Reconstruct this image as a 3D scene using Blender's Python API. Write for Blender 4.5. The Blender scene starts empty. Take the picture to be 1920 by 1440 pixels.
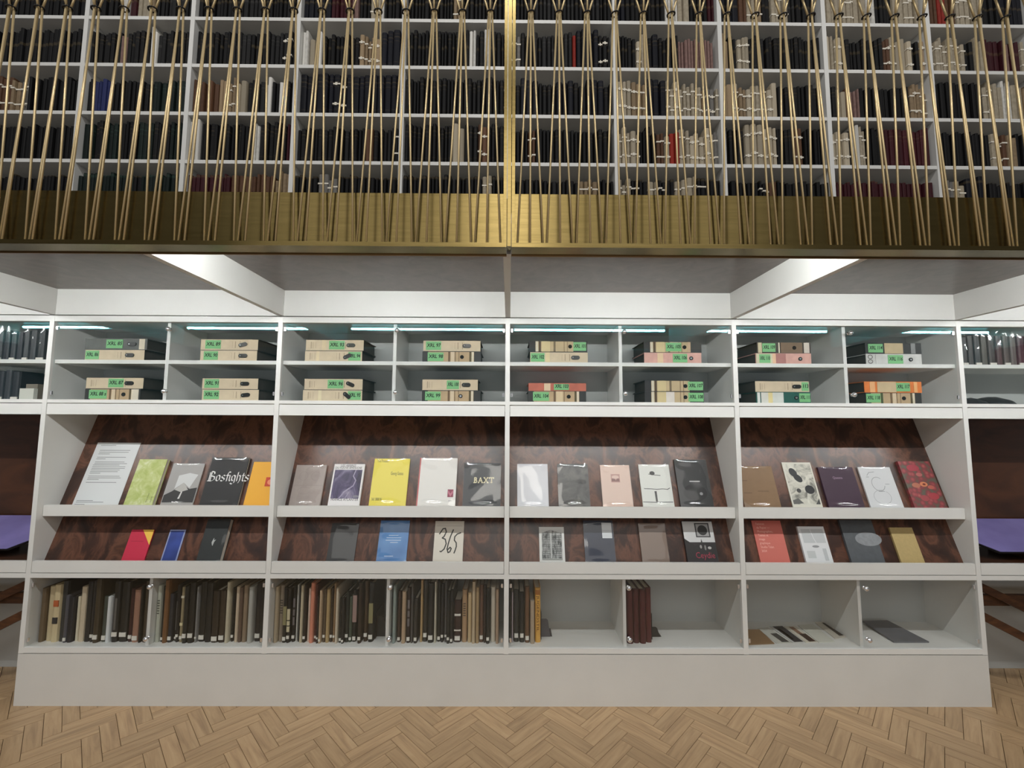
import bpy, math, random
from mathutils import Vector, Matrix
random.seed(11)
SC = bpy.context.scene
COL = SC.collection

# ------------------------------------------------------------------ camera
CAM = Vector((0.0104, -2.2816, 1.4015))
PIT, YAW, ROL, FPX = 0.0846, 0.0057, 0.0047, 820.0
_f = Vector((math.sin(YAW)*math.cos(PIT), math.cos(YAW)*math.cos(PIT), math.sin(PIT)))
_r0 = Vector((math.cos(YAW), -math.sin(YAW), 0)); _u0 = _r0.cross(_f)
_r = math.cos(ROL)*_r0 + math.sin(ROL)*_u0
_u = -math.sin(ROL)*_r0 + math.cos(ROL)*_u0
cd = bpy.data.cameras.new('camera'); cam = bpy.data.objects.new('camera', cd); COL.objects.link(cam)
cd.sensor_width = 36; cd.lens = FPX/1920*36; cd.clip_start = 0.05; cd.clip_end = 60
m = Matrix((_r, _u, -_f)).transposed().to_4x4(); m.translation = CAM
cam.matrix_world = m
SC.camera = cam

# ------------------------------------------------------------------ world, room lamps, exposure
w = bpy.data.worlds.new('room_air'); SC.world = w; w.use_nodes = True
w.node_tree.nodes['Background'].inputs[0].default_value = (1.0, 0.985, 0.96, 1)
w.node_tree.nodes['Background'].inputs[1].default_value = 0.10
LED_STRENGTH = 150.0
LED_COLOR = (0.97, 1.0, 0.985)
def room_lamp(name, loc, target, size, power, color):
    l = bpy.data.lights.new(name, 'AREA'); l.shape = 'DISK'; l.size = size; l.energy = power; l.color = color
    o = bpy.data.objects.new(name, l); COL.objects.link(o); o.location = loc
    o.rotation_euler = (Vector(target)-Vector(loc)).to_track_quat('-Z', 'Y').to_euler()
room_lamp('hall_lamp', (0.0, -3.6, 6.4), (0, 0, 2.4), 0.6, 60, (1.0, 0.975, 0.94))
room_lamp('hall_lamp', (-4.4, -3.6, 6.4), (-1.6, 0, 2.4), 0.6, 32, (1.0, 0.975, 0.94))
room_lamp('hall_lamp', (4.4, -3.6, 6.4), (1.6, 0, 2.4), 0.6, 32, (1.0, 0.975, 0.94))
# added low fill lamp in place of unseen shelves across the hall; brightens the fronts
l = bpy.data.lights.new('low_fill_light', 'AREA'); l.shape = 'RECTANGLE'; l.size = 7.0; l.size_y = 1.2; l.energy = 52; l.color = (0.98, 0.99, 1.0)
o = bpy.data.objects.new('low_fill_light', l); COL.objects.link(o); o.location = (0, -7.2, 1.1); o.rotation_euler = (math.radians(90), 0, 0)
# pale upper gallery on the far side of the hall, softly lit
l = bpy.data.lights.new('opposite_upper_gallery_light', 'AREA'); l.shape = 'RECTANGLE'; l.size = 9.0; l.size_y = 2.8; l.energy = 85; l.color = (1.0, 0.975, 0.93)
o = bpy.data.objects.new('opposite_upper_gallery_light', l); COL.objects.link(o); o.location = (0, -7.25, 5.2); o.rotation_euler = (math.radians(90), 0, 0)
# tall bright window in the far wall of the hall, mirrored in the brass
l = bpy.data.lights.new('hall_window_light', 'AREA'); l.shape = 'RECTANGLE'; l.size = 1.0; l.size_y = 2.9; l.energy = 44; l.color = (1.0, 0.96, 0.88)
o = bpy.data.objects.new('hall_window_light', l); COL.objects.link(o); o.location = (0.03, -7.2, 5.4); o.rotation_euler = (math.radians(90), 0, 0)
SC.view_settings.view_transform = 'Standard'; SC.view_settings.look = 'None'
SC.view_settings.exposure = 0.0; SC.view_settings.gamma = 1.0
SC.view_settings.use_curve_mapping = False
SC.cycles.use_denoising = True
SC.cycles.max_bounces = 8; SC.cycles.diffuse_bounces = 4; SC.cycles.glossy_bounces = 4
SC.cycles.transparent_max_bounces = 16
SC.cycles.caustics_reflective = False; SC.cycles.caustics_refractive = False
SC.cycles.sample_clamp_indirect = 6

# ------------------------------------------------------------------ measuring helpers
def ray(px, py): return _f + _r*((px-960)/FPX) + _u*((720-py)/FPX)
def atY(px, py, Y): d = ray(px, py); return CAM + d*((Y-CAM.y)/d.y)
def atZ(px, py, Z): d = ray(px, py); return CAM + d*((Z-CAM.z)/d.z)
def atP(px, py, P, n):
    d = ray(px, py); return CAM + d*((P-CAM).dot(n)/d.dot(n))

# ------------------------------------------------------------------ materials
def lin(c):
    return tuple(((x/255)/12.92 if x/255 <= 0.04045 else ((x/255+0.055)/1.055)**2.4) for x in c) + (1,)
_M = {}
def mat(c, rough=0.5, metal=0.0, coat=0.0, spec=0.5, var=0.0, name=None, noise=0.0, nscale=40, bump=0.0):
    key = (tuple(c), rough, metal, coat, spec, var, noise, nscale, bump)
    if key in _M: return _M[key]
    mt = bpy.data.materials.new(name or 'paint_%d_%d_%d' % tuple(c)); mt.use_nodes = True
    nt = mt.node_tree; b = nt.nodes['Principled BSDF']
    col = lin(c); b.inputs['Base Color'].default_value = col
    b.inputs['Roughness'].default_value = rough; b.inputs['Metallic'].default_value = metal
    b.inputs['Coat Weight'].default_value = coat; b.inputs['Coat Roughness'].default_value = 0.08
    b.inputs['Specular IOR Level'].default_value = spec
    src = None
    if noise:
        tc = nt.nodes.new('ShaderNodeTexCoord'); nz = nt.nodes.new('ShaderNodeTexNoise')
        nz.inputs['Scale'].default_value = nscale; nz.inputs['Detail'].default_value = 5
        nt.links.new(tc.outputs['Object'], nz.inputs['Vector'])
        rp = nt.nodes.new('ShaderNodeValToRGB')
        rp.color_ramp.elements[0].color = tuple(max(0, x*(1-noise)) for x in col[:3])+(1,)
        rp.color_ramp.elements[1].color = tuple(min(1, x*(1+noise)) for x in col[:3])+(1,)
        rp.color_ramp.elements[0].position = 0.3; rp.color_ramp.elements[1].position = 0.7
        nt.links.new(nz.outputs['Fac'], rp.inputs['Fac']); src = rp.outputs['Color']
        if bump:
            bp = nt.nodes.new('ShaderNodeBump'); bp.inputs['Strength'].default_value = bump; bp.inputs['Distance'].default_value = 0.002
            nt.links.new(nz.outputs['Fac'], bp.inputs['Height']); nt.links.new(bp.outputs['Normal'], b.inputs['Normal'])
    if var:
        oi = nt.nodes.new('ShaderNodeObjectInfo'); mr = nt.nodes.new('ShaderNodeMapRange')
        mr.inputs['To Min'].default_value = 1-var; mr.inputs['To Max'].default_value = 1+var
        nt.links.new(oi.outputs['Random'], mr.inputs['Value'])
        hs = nt.nodes.new('ShaderNodeHueSaturation')
        if src: nt.links.new(src, hs.inputs['Color'])
        else: hs.inputs['Color'].default_value = col
        nt.links.new(mr.outputs['Result'], hs.inputs['Value']); src = hs.outputs['Color']
    if src: nt.links.new(src, b.inputs['Base Color'])
    _M[key] = mt
    return mt

def ramp_mat(name, stops, scale, detail=6, distort=0.0, rough=0.5, coat=0.0, stretch=(1,1,1), kind='noise', var=0.0, bump=0.0, coatr=0.1, rot=0.0):
    mt = bpy.data.materials.new(name); mt.use_nodes = True; nt = mt.node_tree; b = nt.nodes['Principled BSDF']
    tc = nt.nodes.new('ShaderNodeTexCoord'); mp = nt.nodes.new('ShaderNodeMapping'); mp.inputs['Scale'].default_value = stretch
    mp.inputs['Rotation'].default_value = (0, 0, rot)
    nt.links.new(tc.outputs['Object'], mp.inputs['Vector'])
    if kind == 'voronoi':
        t = nt.nodes.new('ShaderNodeTexVoronoi'); t.inputs['Scale'].default_value = scale; o = t.outputs['Distance']
        nt.links.new(mp.outputs['Vector'], t.inputs['Vector'])
    else:
        t = nt.nodes.new('ShaderNodeTexNoise'); t.inputs['Scale'].default_value = scale; t.inputs['Detail'].default_value = detail
        t.inputs['Distortion'].default_value = distort; t.inputs['Roughness'].default_value = 0.6; o = t.outputs['Fac']
        nt.links.new(mp.outputs['Vector'], t.inputs['Vector'])
        if var:
            oi = nt.nodes.new('ShaderNodeObjectInfo'); va = nt.nodes.new('ShaderNodeVectorMath'); va.operation = 'ADD'
            cx = nt.nodes.new('ShaderNodeCombineXYZ'); mu = nt.nodes.new('ShaderNodeMath'); mu.operation = 'MULTIPLY'; mu.inputs[1].default_value = 37
            nt.links.new(oi.outputs['Random'], mu.inputs[0]); nt.links.new(mu.outputs[0], cx.inputs['X']); nt.links.new(mu.outputs[0], cx.inputs['Z'])
            nt.links.new(mp.outputs['Vector'], va.inputs[0]); nt.links.new(cx.outputs[0], va.inputs[1]); nt.links.new(va.outputs[0], t.inputs['Vector'])
    rp = nt.nodes.new('ShaderNodeValToRGB'); e = rp.color_ramp.elements
    while len(e) < len(stops): e.new(0.5)
    for i, (p, c) in enumerate(stops): e[i].position = p; e[i].color = lin(c)
    nt.links.new(o, rp.inputs['Fac']); out = rp.outputs['Color']
    if var:
        mr = nt.nodes.new('ShaderNodeMapRange'); mr.inputs['To Min'].default_value = 1-var; mr.inputs['To Max'].default_value = 1+var
        nt.links.new(oi.outputs['Random'], mr.inputs['Value'])
        hs = nt.nodes.new('ShaderNodeHueSaturation'); nt.links.new(out, hs.inputs['Color']); nt.links.new(mr.outputs['Result'], hs.inputs['Value']); out = hs.outputs['Color']
    nt.links.new(out, b.inputs['Base Color'])
    b.inputs['Roughness'].default_value = rough; b.inputs['Coat Weight'].default_value = coat; b.inputs['Coat Roughness'].default_value = coatr
    if bump:
        bp = nt.nodes.new('ShaderNodeBump'); bp.inputs['Strength'].default_value = bump; bp.inputs['Distance'].default_value = 0.002
        nt.links.new(o, bp.inputs['Height']); nt.links.new(bp.outputs['Normal'], b.inputs['Normal'])
    return mt

def clear_mat(name, tint, ior, rough, gcol):
    mt = bpy.data.materials.new(name); mt.use_nodes = True; nt = mt.node_tree
    nt.nodes.remove(nt.nodes['Principled BSDF']); out = nt.nodes['Material Output']
    tr = nt.nodes.new('ShaderNodeBsdfTransparent'); tr.inputs[0].default_value = tint
    gl = nt.nodes.new('ShaderNodeBsdfGlossy'); gl.inputs['Roughness'].default_value = rough; gl.inputs[0].default_value = gcol
    f0 = ((ior-1)/(ior+1))**2                      # Schlick reflectance of a thin clear sheet
    lw = nt.nodes.new('ShaderNodeLayerWeight'); lw.inputs['Blend'].default_value = 0.5
    pw = nt.nodes.new('ShaderNodeMath'); pw.operation = 'POWER'; pw.inputs[1].default_value = 5.0; nt.links.new(lw.outputs['Facing'], pw.inputs[0])
    fr = nt.nodes.new('ShaderNodeMath'); fr.operation = 'MULTIPLY_ADD'; fr.inputs[1].default_value = 1-f0; fr.inputs[2].default_value = f0; nt.links.new(pw.outputs[0], fr.inputs[0])
    mx = nt.nodes.new('ShaderNodeMixShader')
    nt.links.new(fr.outputs[0], mx.inputs[0]); nt.links.new(tr.outputs[0], mx.inputs[1]); nt.links.new(gl.outputs[0], mx.inputs[2])
    nt.links.new(mx.outputs[0], out.inputs['Surface'])
    return mt

WHITE = mat((226, 226, 223), 0.42, name='white_lacquer', noise=0.02, nscale=6)
WHITE_SHADED = mat((180, 182, 180), 0.5, name='shaded_white_carcass')  # white back panels toned greyer in place of the shade inside the cabinets
WPLINTH = mat((214, 213, 209), 0.5, name='white_plinth_paint', noise=0.03, nscale=5)
BURL = ramp_mat('burl_veneer', [(0.28, (33, 18, 12)), (0.46, (62, 36, 25)), (0.56, (104, 66, 48)), (0.65, (70, 41, 27)), (0.82, (122, 74, 44))], 10.0, 12, 0.7, 0.38, 0.3, (1, 1, 0.5), coatr=0.26)
BURL_SIDE = ramp_mat('burl_veneer_niche', [(0.2, (38, 22, 15)), (0.5, (72, 43, 28)), (0.75, (92, 56, 34))], 4, 8, 1.2, 0.35, 0.5, (0.6, 1, 1.4), coatr=0.15)
SOFFIT = ramp_mat('soffit_veneer', [(0.2, (72, 59, 52)), (0.5, (90, 76, 69)), (0.8, (104, 89, 81))], 9, 9, 1.5, 0.4, 0.3, (1, 1, 1))
BRASS = ramp_mat('brushed_brass', [(0.3, (114, 99, 60)), (0.7, (133, 116, 74))], 6, 6, 0.0, 0.24, 0.0, (1, 1, 26))
_b = BRASS.node_tree.nodes['Principled BSDF']; _b.inputs['Metallic'].default_value = 1.0; _b.inputs['Anisotropic'].default_value = 0.0; _b.inputs['Anisotropic Rotation'].default_value = 0.25
_t = BRASS.node_tree.nodes.new('ShaderNodeTangent'); _t.direction_type = 'RADIAL'; _t.axis = 'Z'
BRASS.node_tree.links.new(_t.outputs[0], _b.inputs['Tangent'])
BRASS_ROD = mat((244, 220, 170), 0.36, 0.55, name='brass_rod')
BRASS_DARK = mat((142, 112, 78), 0.42, 1.0, name='dark_brass')
BLACK = mat((22, 20, 20), 0.5, name='black_band')
CHROME = mat((235, 235, 238), 0.14, 0.85, name='chrome')
STEEL = mat((150, 150, 152), 0.4, 0.7, name='grey_steel')
BOOKEND = mat((88, 86, 90), 0.45, 0.3, name='bookend_grey')
GLASS = clear_mat('cabinet_glass', (0.985, 0.988, 0.986, 1), 1.52, 0.0, (0.16, 0.72, 0.82, 1))
GLASS_LOW = clear_mat('lower_cabinet_glass', (0.985, 0.988, 0.986, 1), 1.52, 0.0, (0.85, 0.93, 0.93, 1))
SLEEVE = clear_mat('plastic_sleeve', (0.985, 0.985, 0.985, 1), 1.55, 0.075, (1, 1, 1, 1))
PAGES = mat((222, 216, 202), 0.8, name='page_edges')
TAPE = mat((232, 226, 212), 0.7, name='cotton_tape')
PARQUET = ramp_mat('oak_parquet', [(0.25, (146, 119, 90)), (0.5, (174, 145, 110)), (0.75, (188, 160, 124))], 10, 8, 0.6, 0.42, 0.1, (0.4, 5, 1), var=0.10, coatr=0.25)
TRESTLE = ramp_mat('walnut_bars', [(0.3, (58, 34, 20)), (0.7, (98, 62, 36))], 14, 6, 0.4, 0.5, 0.0, (1, 1, 4))

# ------------------------------------------------------------------ mesh helpers
ORG = {}
class MB:
    def __init__(s): s.v = []; s.f = []; s.mi = []; s.cur = 0
    def _add(s, vs, fs):
        n = len(s.v); s.v += [Vector(v) for v in vs]; s.f += [tuple(i+n for i in f) for f in fs]; s.mi += [s.cur]*len(fs); return s
    def box(s, x0, x1, y0, y1, z0, z1):
        return s._add([(x0,y0,z0),(x1,y0,z0),(x1,y1,z0),(x0,y1,z0),(x0,y0,z1),(x1,y0,z1),(x1,y1,z1),(x0,y1,z1)],
            [(0,3,2,1),(4,5,6,7),(0,1,5,4),(1,2,6,5),(2,3,7,6),(3,0,4,7)])
    def prism_x(s, pts, x0, x1):
        n = len(pts)
        return s._add([(x0,y,z) for y,z in pts]+[(x1,y,z) for y,z in pts],
            [tuple(range(n)), tuple(range(2*n-1,n-1,-1))]+[(i,i+n,(i+1)%n+n,(i+1)%n) for i in range(n)])
    def prism_y(s, pts, y0, y1):
        n = len(pts)
        return s._add([(x,y0,z) for x,z in pts]+[(x,y1,z) for x,z in pts],
            [tuple(range(n)), tuple(range(2*n-1,n-1,-1))]+[(i,i+n,(i+1)%n+n,(i+1)%n) for i in range(n)])
    def prism_z(s, pts, z0, z1):
        n = len(pts)
        return s._add([(x,y,z0) for x,y in pts]+[(x,y,z1) for x,y in pts],
            [tuple(range(n-1,-1,-1)), tuple(range(n,2*n))]+[(i,(i+1)%n,(i+1)%n+n,i+n) for i in range(n)])
    def tube(s, p0, p1, r, n=8, r1=None):
        p0 = Vector(p0); p1 = Vector(p1); d = (p1-p0).normalized(); a = d.orthogonal().normalized(); b = d.cross(a); r1 = r if r1 is None else r1
        vs = [p0+(a*math.cos(2*math.pi*i/n)+b*math.sin(2*math.pi*i/n))*r for i in range(n)] + [p1+(a*math.cos(2*math.pi*i/n)+b*math.sin(2*math.pi*i/n))*r1 for i in range(n)]
        return s._add(vs, [tuple(range(n-1,-1,-1)), tuple(range(n,2*n))]+[(i,(i+1)%n,(i+1)%n+n,i+n) for i in range(n)])
    def bar(s, p0, p1, half_w, half_d):     # bar in the XZ plane with depth in Y
        p0 = Vector(p0); p1 = Vector(p1); d = (p1-p0).normalized(); nrm = Vector((-d.z, 0, d.x))*half_w; y = Vector((0, half_d, 0))
        vs = [p0-nrm-y, p1-nrm-y, p1+nrm-y, p0+nrm-y, p0-nrm+y, p1-nrm+y, p1+nrm+y, p0+nrm+y]
        return s._add(vs, [(0,3,2,1),(4,5,6,7),(0,1,5,4),(1,2,6,5),(2,3,7,6),(3,0,4,7)])
    def sphere(s, c, r, nu=12, nv=7, sc=(1,1,1)):
        vs = []; fs = []
        for j in range(nv+1):
            t = math.pi*j/nv
            for i in range(nu):
                p = 2*math.pi*i/nu; vs.append((c[0]+r*sc[0]*math.sin(t)*math.cos(p), c[1]+r*sc[1]*math.sin(t)*math.sin(p), c[2]+r*sc[2]*math.cos(t)))
        for j in range(nv):
            for i in range(nu): fs.append((j*nu+i, (j+1)*nu+i, (j+1)*nu+(i+1)%nu, j*nu+(i+1)%nu))
        return s._add(vs, fs)
    def flat(s, pts, y):                    # printed polygon facing -Y
        return s._add([(x, y, z) for x, z in pts], [tuple(range(len(pts)))])
    def rect(s, x0, x1, z0, z1, y): return s.flat([(x0,z0),(x1,z0),(x1,z1),(x0,z1)], y)
    def ell(s, cx, cz, rx, rz, y, n=20, rot=0):
        c, q = math.cos(rot), math.sin(rot)
        return s.flat([(cx+rx*math.cos(2*math.pi*i/n)*c-rz*math.sin(2*math.pi*i/n)*q, cz+rx*math.cos(2*math.pi*i/n)*q+rz*math.sin(2*math.pi*i/n)*c) for i in range(n)], y)
    def stroke(s, pts, wd, y, nib=None):    # pen stroke; nib = fixed nib angle for broad-nib lettering
        for i, (a, b) in enumerate(zip(pts, pts[1:])):
            dx, dz = b[0]-a[0], b[1]-a[1]; l = math.hypot(dx, dz) or 1e-6
            if nib is None:
                nx, nz = -dz/l*wd/2, dx/l*wd/2; ex, ez = dx/l*wd*0.25, dz/l*wd*0.25
                s.flat([(a[0]-ex+nx,a[1]-ez+nz),(a[0]-ex-nx,a[1]-ez-nz),(b[0]+ex-nx,b[1]+ez-nz),(b[0]+ex+nx,b[1]+ez+nz)], y-i*1e-5)
            else:
                nx, nz = math.cos(nib)*wd/2, math.sin(nib)*wd/2
                q = [(a[0]-nx,a[1]-nz),(b[0]-nx,b[1]-nz),(b[0]+nx,b[1]+nz),(a[0]+nx,a[1]+nz)]
                s.flat(q, y-i*1e-5)
        return s
    def mesh(s, org=Vector((0,0,0))):
        me = bpy.data.meshes.new('m'); me.from_pydata([v-org for v in s.v], [], s.f); 
        if any(s.mi): me.polygons.foreach_set('material_index', s.mi)
        me.update(); return me
    def build(s, name, mt, parent=None, local=False, smooth=False, base=None):
        org = Vector(base) if base is not None else (ORG.get(parent.name, Vector((0,0,0))) if parent and not local else Vector((0,0,0)))
        me = s.mesh(org); me.name = name
        for x in (mt if isinstance(mt, (list, tuple)) else [mt]): me.materials.append(x)
        if smooth: me.polygons.foreach_set('use_smooth', [True]*len(me.polygons))
        o = bpy.data.objects.new(name, me); COL.objects.link(o)
        if parent: o.parent = parent
        if base is not None: o.location = base
        ORG[o.name] = org
        return o
def tag(o, label, cat, group=None):
    o['label'] = label; o['category'] = cat
    if group: o['group'] = group
    return o
def thing(name, label, cat, loc=(0,0,0), rot=(0,0,0), group=None):
    o = bpy.data.objects.new(name, None); COL.objects.link(o); o.empty_display_size = 0.05
    o.location = loc; o.rotation_euler = rot; ORG[o.name] = Vector(loc)
    return tag(o, label, cat, group)
def struct(o): o['kind'] = 'structure'; return o
def inst(name, me, parent=None, loc=(0,0,0), scale=(1,1,1), rot=(0,0,0), mats=()):
    o = bpy.data.objects.new(name, me); COL.objects.link(o)
    if parent: o.parent = parent
    o.location = loc; o.scale = scale; o.rotation_euler = rot
    for i, x in enumerate(mats):
        o.material_slots[i].link = 'OBJECT'; o.material_slots[i].material = x
    return o
_fc = {}
def text_polys(body, size, sx=1.0, shear=0.0, align='LEFT', space=1.0, bold=0.0):
    cu = bpy.data.curves.new('lettering', 'FONT'); cu.body = body; cu.size = size; cu.align_x = align; cu.shear = shear; cu.space_character = space; cu.resolution_u = 2; cu.offset = bold
    o = bpy.data.objects.new('lettering', cu); me = o.to_mesh()
    vs = [(v.co.x*sx, v.co.y) for v in me.vertices]; fs = [tuple(p.vertices) for p in me.polygons]
    o.to_mesh_clear(); bpy.data.objects.remove(o); bpy.data.curves.remove(cu)
    return vs, fs
def put_text(mb, body, x, z, y, size, sx=1.0, shear=0.0, align='LEFT', rot=0.0, space=1.0, bold=0.0):
    vs, fs = text_polys(body, size, sx, shear, align, space, bold); c, q = math.cos(rot), math.sin(rot)
    mb._add([(x+a*c-b*q, y, z+a*q+b*c) for a, b in vs], fs)
ORDN = ['first','second','third','fourth','fifth','sixth','seventh','eighth','ninth','tenth','eleventh','twelfth','thirteenth','fourteenth','fifteenth','sixteenth','seventeenth','eighteenth','nineteenth','twentieth']
def ordn(i):
    if i < 20: return ORDN[i]
    return ['twenty-','thirty-','forty-'][(i+1)//10-2]+ORDN[(i+1)%10-1] if (i+1)%10 else ['','','','thirtieth','fortieth'][(i+1)//10]

# ------------------------------------------------------------------ setting: floor, wall, soffit
fl = MB().box(-4.2, 4.2, -4.5, 0.9, -0.05, -0.008).build('floor', mat((132, 104, 76), 0.6, name='floor_joints')); struct(fl)
PW, PL = 0.06, 0.24
def plank_mesh():
    g = 0.0003; b = 0.0008; x0, x1, y0, y1 = g, PL-g, g, PW-g
    mb = MB()
    mb._add([(x0,y0,-0.008),(x1,y0,-0.008),(x1,y1,-0.008),(x0,y1,-0.008),(x0+b,y0+b,0),(x1-b,y0+b,0),(x1-b,y1-b,0),(x0+b,y1-b,0)],
        [(4,5,6,7),(0,1,5,4),(1,2,6,5),(2,3,7,6),(3,0,4,7)])
    me = mb.mesh(); me.name = 'parquet_block'; me.materials.append(PARQUET); return me
PLK = plank_mesh(); near = []
A45 = math.radians(45)
def rot45(x, y): return ((x-y)*math.cos(A45), (x+y)*math.sin(A45))
for band in range(-14, 15):
    for i in range(-90, 40):
        for vert in (0, 1):
            px, py = i*PW+band*PL, i*PW-band*PL
            if vert: px, py, rz = px+PW, py+PW, math.pi/2     # rotated plank occupies [px-PW,px] x [py,py+PL]
            else: rz = 0.0
            cx, cy = (px-PW/2, py+PL/2) if vert else (px+PL/2, py+PW/2)
            wx, wy = rot45(cx, cy); wx += -0.295+0.0; wy += -0.35
            if abs(wx) > 3.6 or wy < -2.9 or wy > 0.42: continue
            sx, sy = rot45(px, py); sx += -0.295; sy += -0.35
            near.append((wy < -0.5, abs(wy+0.2), sx, sy, rz+A45))
vis = []
for r in near:
    wx = r[2]; wy = r[3]
    d = Vector((wx, wy, 0))-CAM; dz = d.dot(_f)
    ok = dz > 0.3 and abs(960+FPX*d.dot(_r)/dz-960) < 1060 and 1180 < 720-FPX*d.dot(_u)/dz < 1530 and (wy < 0.03 or abs(wx) > 2.3)
    vis.append((not ok, -wy if ok else 0, r))
vis.sort(key=lambda t: (t[0], t[1])); 
parts = [t for t in vis if not t[0]][:300]; rest = vis[len(parts):] if True else []
for t in parts:
    r = t[2]; inst('parquet_block', PLK, fl, (r[2], r[3], 0), rot=(0, 0, r[4]))
mb = MB()
tmpl = [v.co.copy() for v in PLK.vertices]; tf = [tuple(p.vertices) for p in PLK.polygons]
for t in rest:
    r = t[2]; c, s = math.cos(r[4]), math.sin(r[4])
    mb._add([(r[2]+v.x*c-v.y*s, r[3]+v.x*s+v.y*c, v.z) for v in tmpl], tf)
o = mb.build('parquet_field', PARQUET, fl); o['kind'] = 'stuff'

wall = MB().box(-4.2, 4.2, 0.9, 1.0, -0.05, 5.2).build('wall_back', mat((196, 192, 186), 0.7, name='wall_paint')); struct(wall)

ZS, ZF = 2.088, 1.95          # soffit height, underside of the fins
YB = -0.885                   # back of the brass edge
gal = MB().box(-4.2, 4.2, -0.9, 0.34, 2.1, 2.13).build('ceiling', mat((120, 112, 104), 0.6, name='gallery_deck')); struct(gal)
for k in range(-3, 3):
    x0, x1 = k*1.2+0.0135, (k+1)*1.2-0.0135
    MB().box(x0, x1, YB+0.002, -0.0, ZS, 2.1).build('soffit_panel', SOFFIT, gal)
    MB().box(x0, x1, 0.0, 0.02, ZF, 2.1).build('back_fascia', WHITE, gal)
for k in range(-3, 4):
    MB().box(k*1.2-0.013, k*1.2+0.013, YB+0.004, 0.0, ZF, 2.1).build('soffit_fin', WHITE, gal)

# LED strips tucked behind the brass edge, one in each coffer
def led(k):
    x0, x1 = k*1.2+0.045, (k+1)*1.2-0.045
    names = {-3: 'far left', -2: 'second', -1: 'third', 0: 'fourth', 1: 'fifth', 2: 'far right'}
    t = thing('led_strip', 'slim cold white LED strip behind the brass edge, %s coffer from the left' % names[k] if abs(k+0.5) < 2 else 'slim cold white LED strip behind the brass edge, %s coffer' % names[k], 'lamp', ((x0+x1)/2, YB+0.01, 2.06), group='LED strips under the gallery')
    MB().box(x0-0.005, x1+0.005, YB+0.004, YB+0.010, 2.058, 2.086).build('channel', STEEL, t)
    em = bpy.data.materials.get('led_diffuser')
    if not em:
        em = bpy.data.materials.new('led_diffuser'); em.use_nodes = True; nt = em.node_tree; b = nt.nodes['Principled BSDF']
        b.inputs['Base Color'].default_value = (0.8, 0.8, 0.8, 1)
        b.inputs['Emission Color'].default_value = LED_COLOR+(1,); b.inputs['Emission Strength'].default_value = LED_STRENGTH
    MB().box(x0, x1, YB+0.0102, YB+0.016, 2.065, 2.079).build('diffuser', em, t)
for k in range(-3, 3): led(k)

# ------------------------------------------------------------------ bookcase units
PT = 0.012                                     # half thickness of the uprights
Z_TOP, Z_RAIL = 1.946, 1.915                   # top rail
Z_GS0, Z_GS1 = 1.694, 1.714                    # shelf in the glass cabinet
Z_CB0, Z_CB1 = 1.4855, 1.503                   # floor of the glass cabinet
Z_FA0, Z_FA1 = 1.426, 1.4815                   # apron under it
Z_ML0, Z_ML1 = 0.904, 0.959                    # middle ledge lip
Z_LL0, Z_LL1 = 0.6325, 0.6876                  # lower ledge lip
Z_RB0, Z_RB1 = 0.6067, 0.629                   # rail over the bottom cabinet
Z_BB0, Z_BB1 = 0.2475, 0.2728                  # floor of the bottom cabinet
DEP = 0.30
ML_FLOOR, LL_FLOOR = 0.93, 0.655
UPY, UPZ, UPS = 0.113, 0.945, 0.366            # upper sloped panel: y = UPY + UPS*(z-UPZ)
LOY, LOZ, LOS = 0.061, 0.675, 0.38
def slope(row, z): return UPY+UPS*(z-UPZ) if row == 0 else LOY+LOS*(z-LOZ)
def slab(mb, row, x0, x1, z0, z1, th=0.012):
    mb.prism_x([(slope(row, z0), z0), (slope(row, z1), z1), (slope(row, z1)+th, z1), (slope(row, z0)+th, z0)], x0, x1)
PANEN = ['leftmost', 'second', 'third', 'rightmost']
def knob(parent, x, z, r=0.0125):
    MB().tube((x, 0.0108, z), (x, 0.006, z), 0.009, 12).tube((x, 0.012, z), (x, -0.004, z), 0.005, 10).sphere((x, -0.007, z), r, 12, 8, (1, 0.8, 1)).build('knob', CHROME, parent, smooth=True)
def hinge(parent, x, z):
    MB().box(x-0.005, x+0.005, 0.006, 0.011, z-0.009, z+0.009).tube((x, 0.008, z-0.010), (x, 0.008, z+0.010), 0.003, 8).build('hinge', CHROME, parent)
def glass_doors(t, xl, xr, z0, z1, xm, kside, doors=(0, 1), gm=None):
    for d in doors:
        a, b = (xl+0.003, xm-0.0025) if d == 0 else (xm+0.0025, xr-0.003)
        g = MB().box(a, b, 0.011, 0.0150, z0+0.002, z1-0.004).build('glass_door', gm or GLASS, t)
        if d == kside:
            kx = b-0.012 if d == 0 else a+0.014
            knob(g, kx, z1-0.04); knob(g, kx, z0+0.045)
        hx = a+0.007 if d == 0 else b-0.007
        hinge(g, hx, z1-0.035); hinge(g, hx, z0+0.035)
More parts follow.
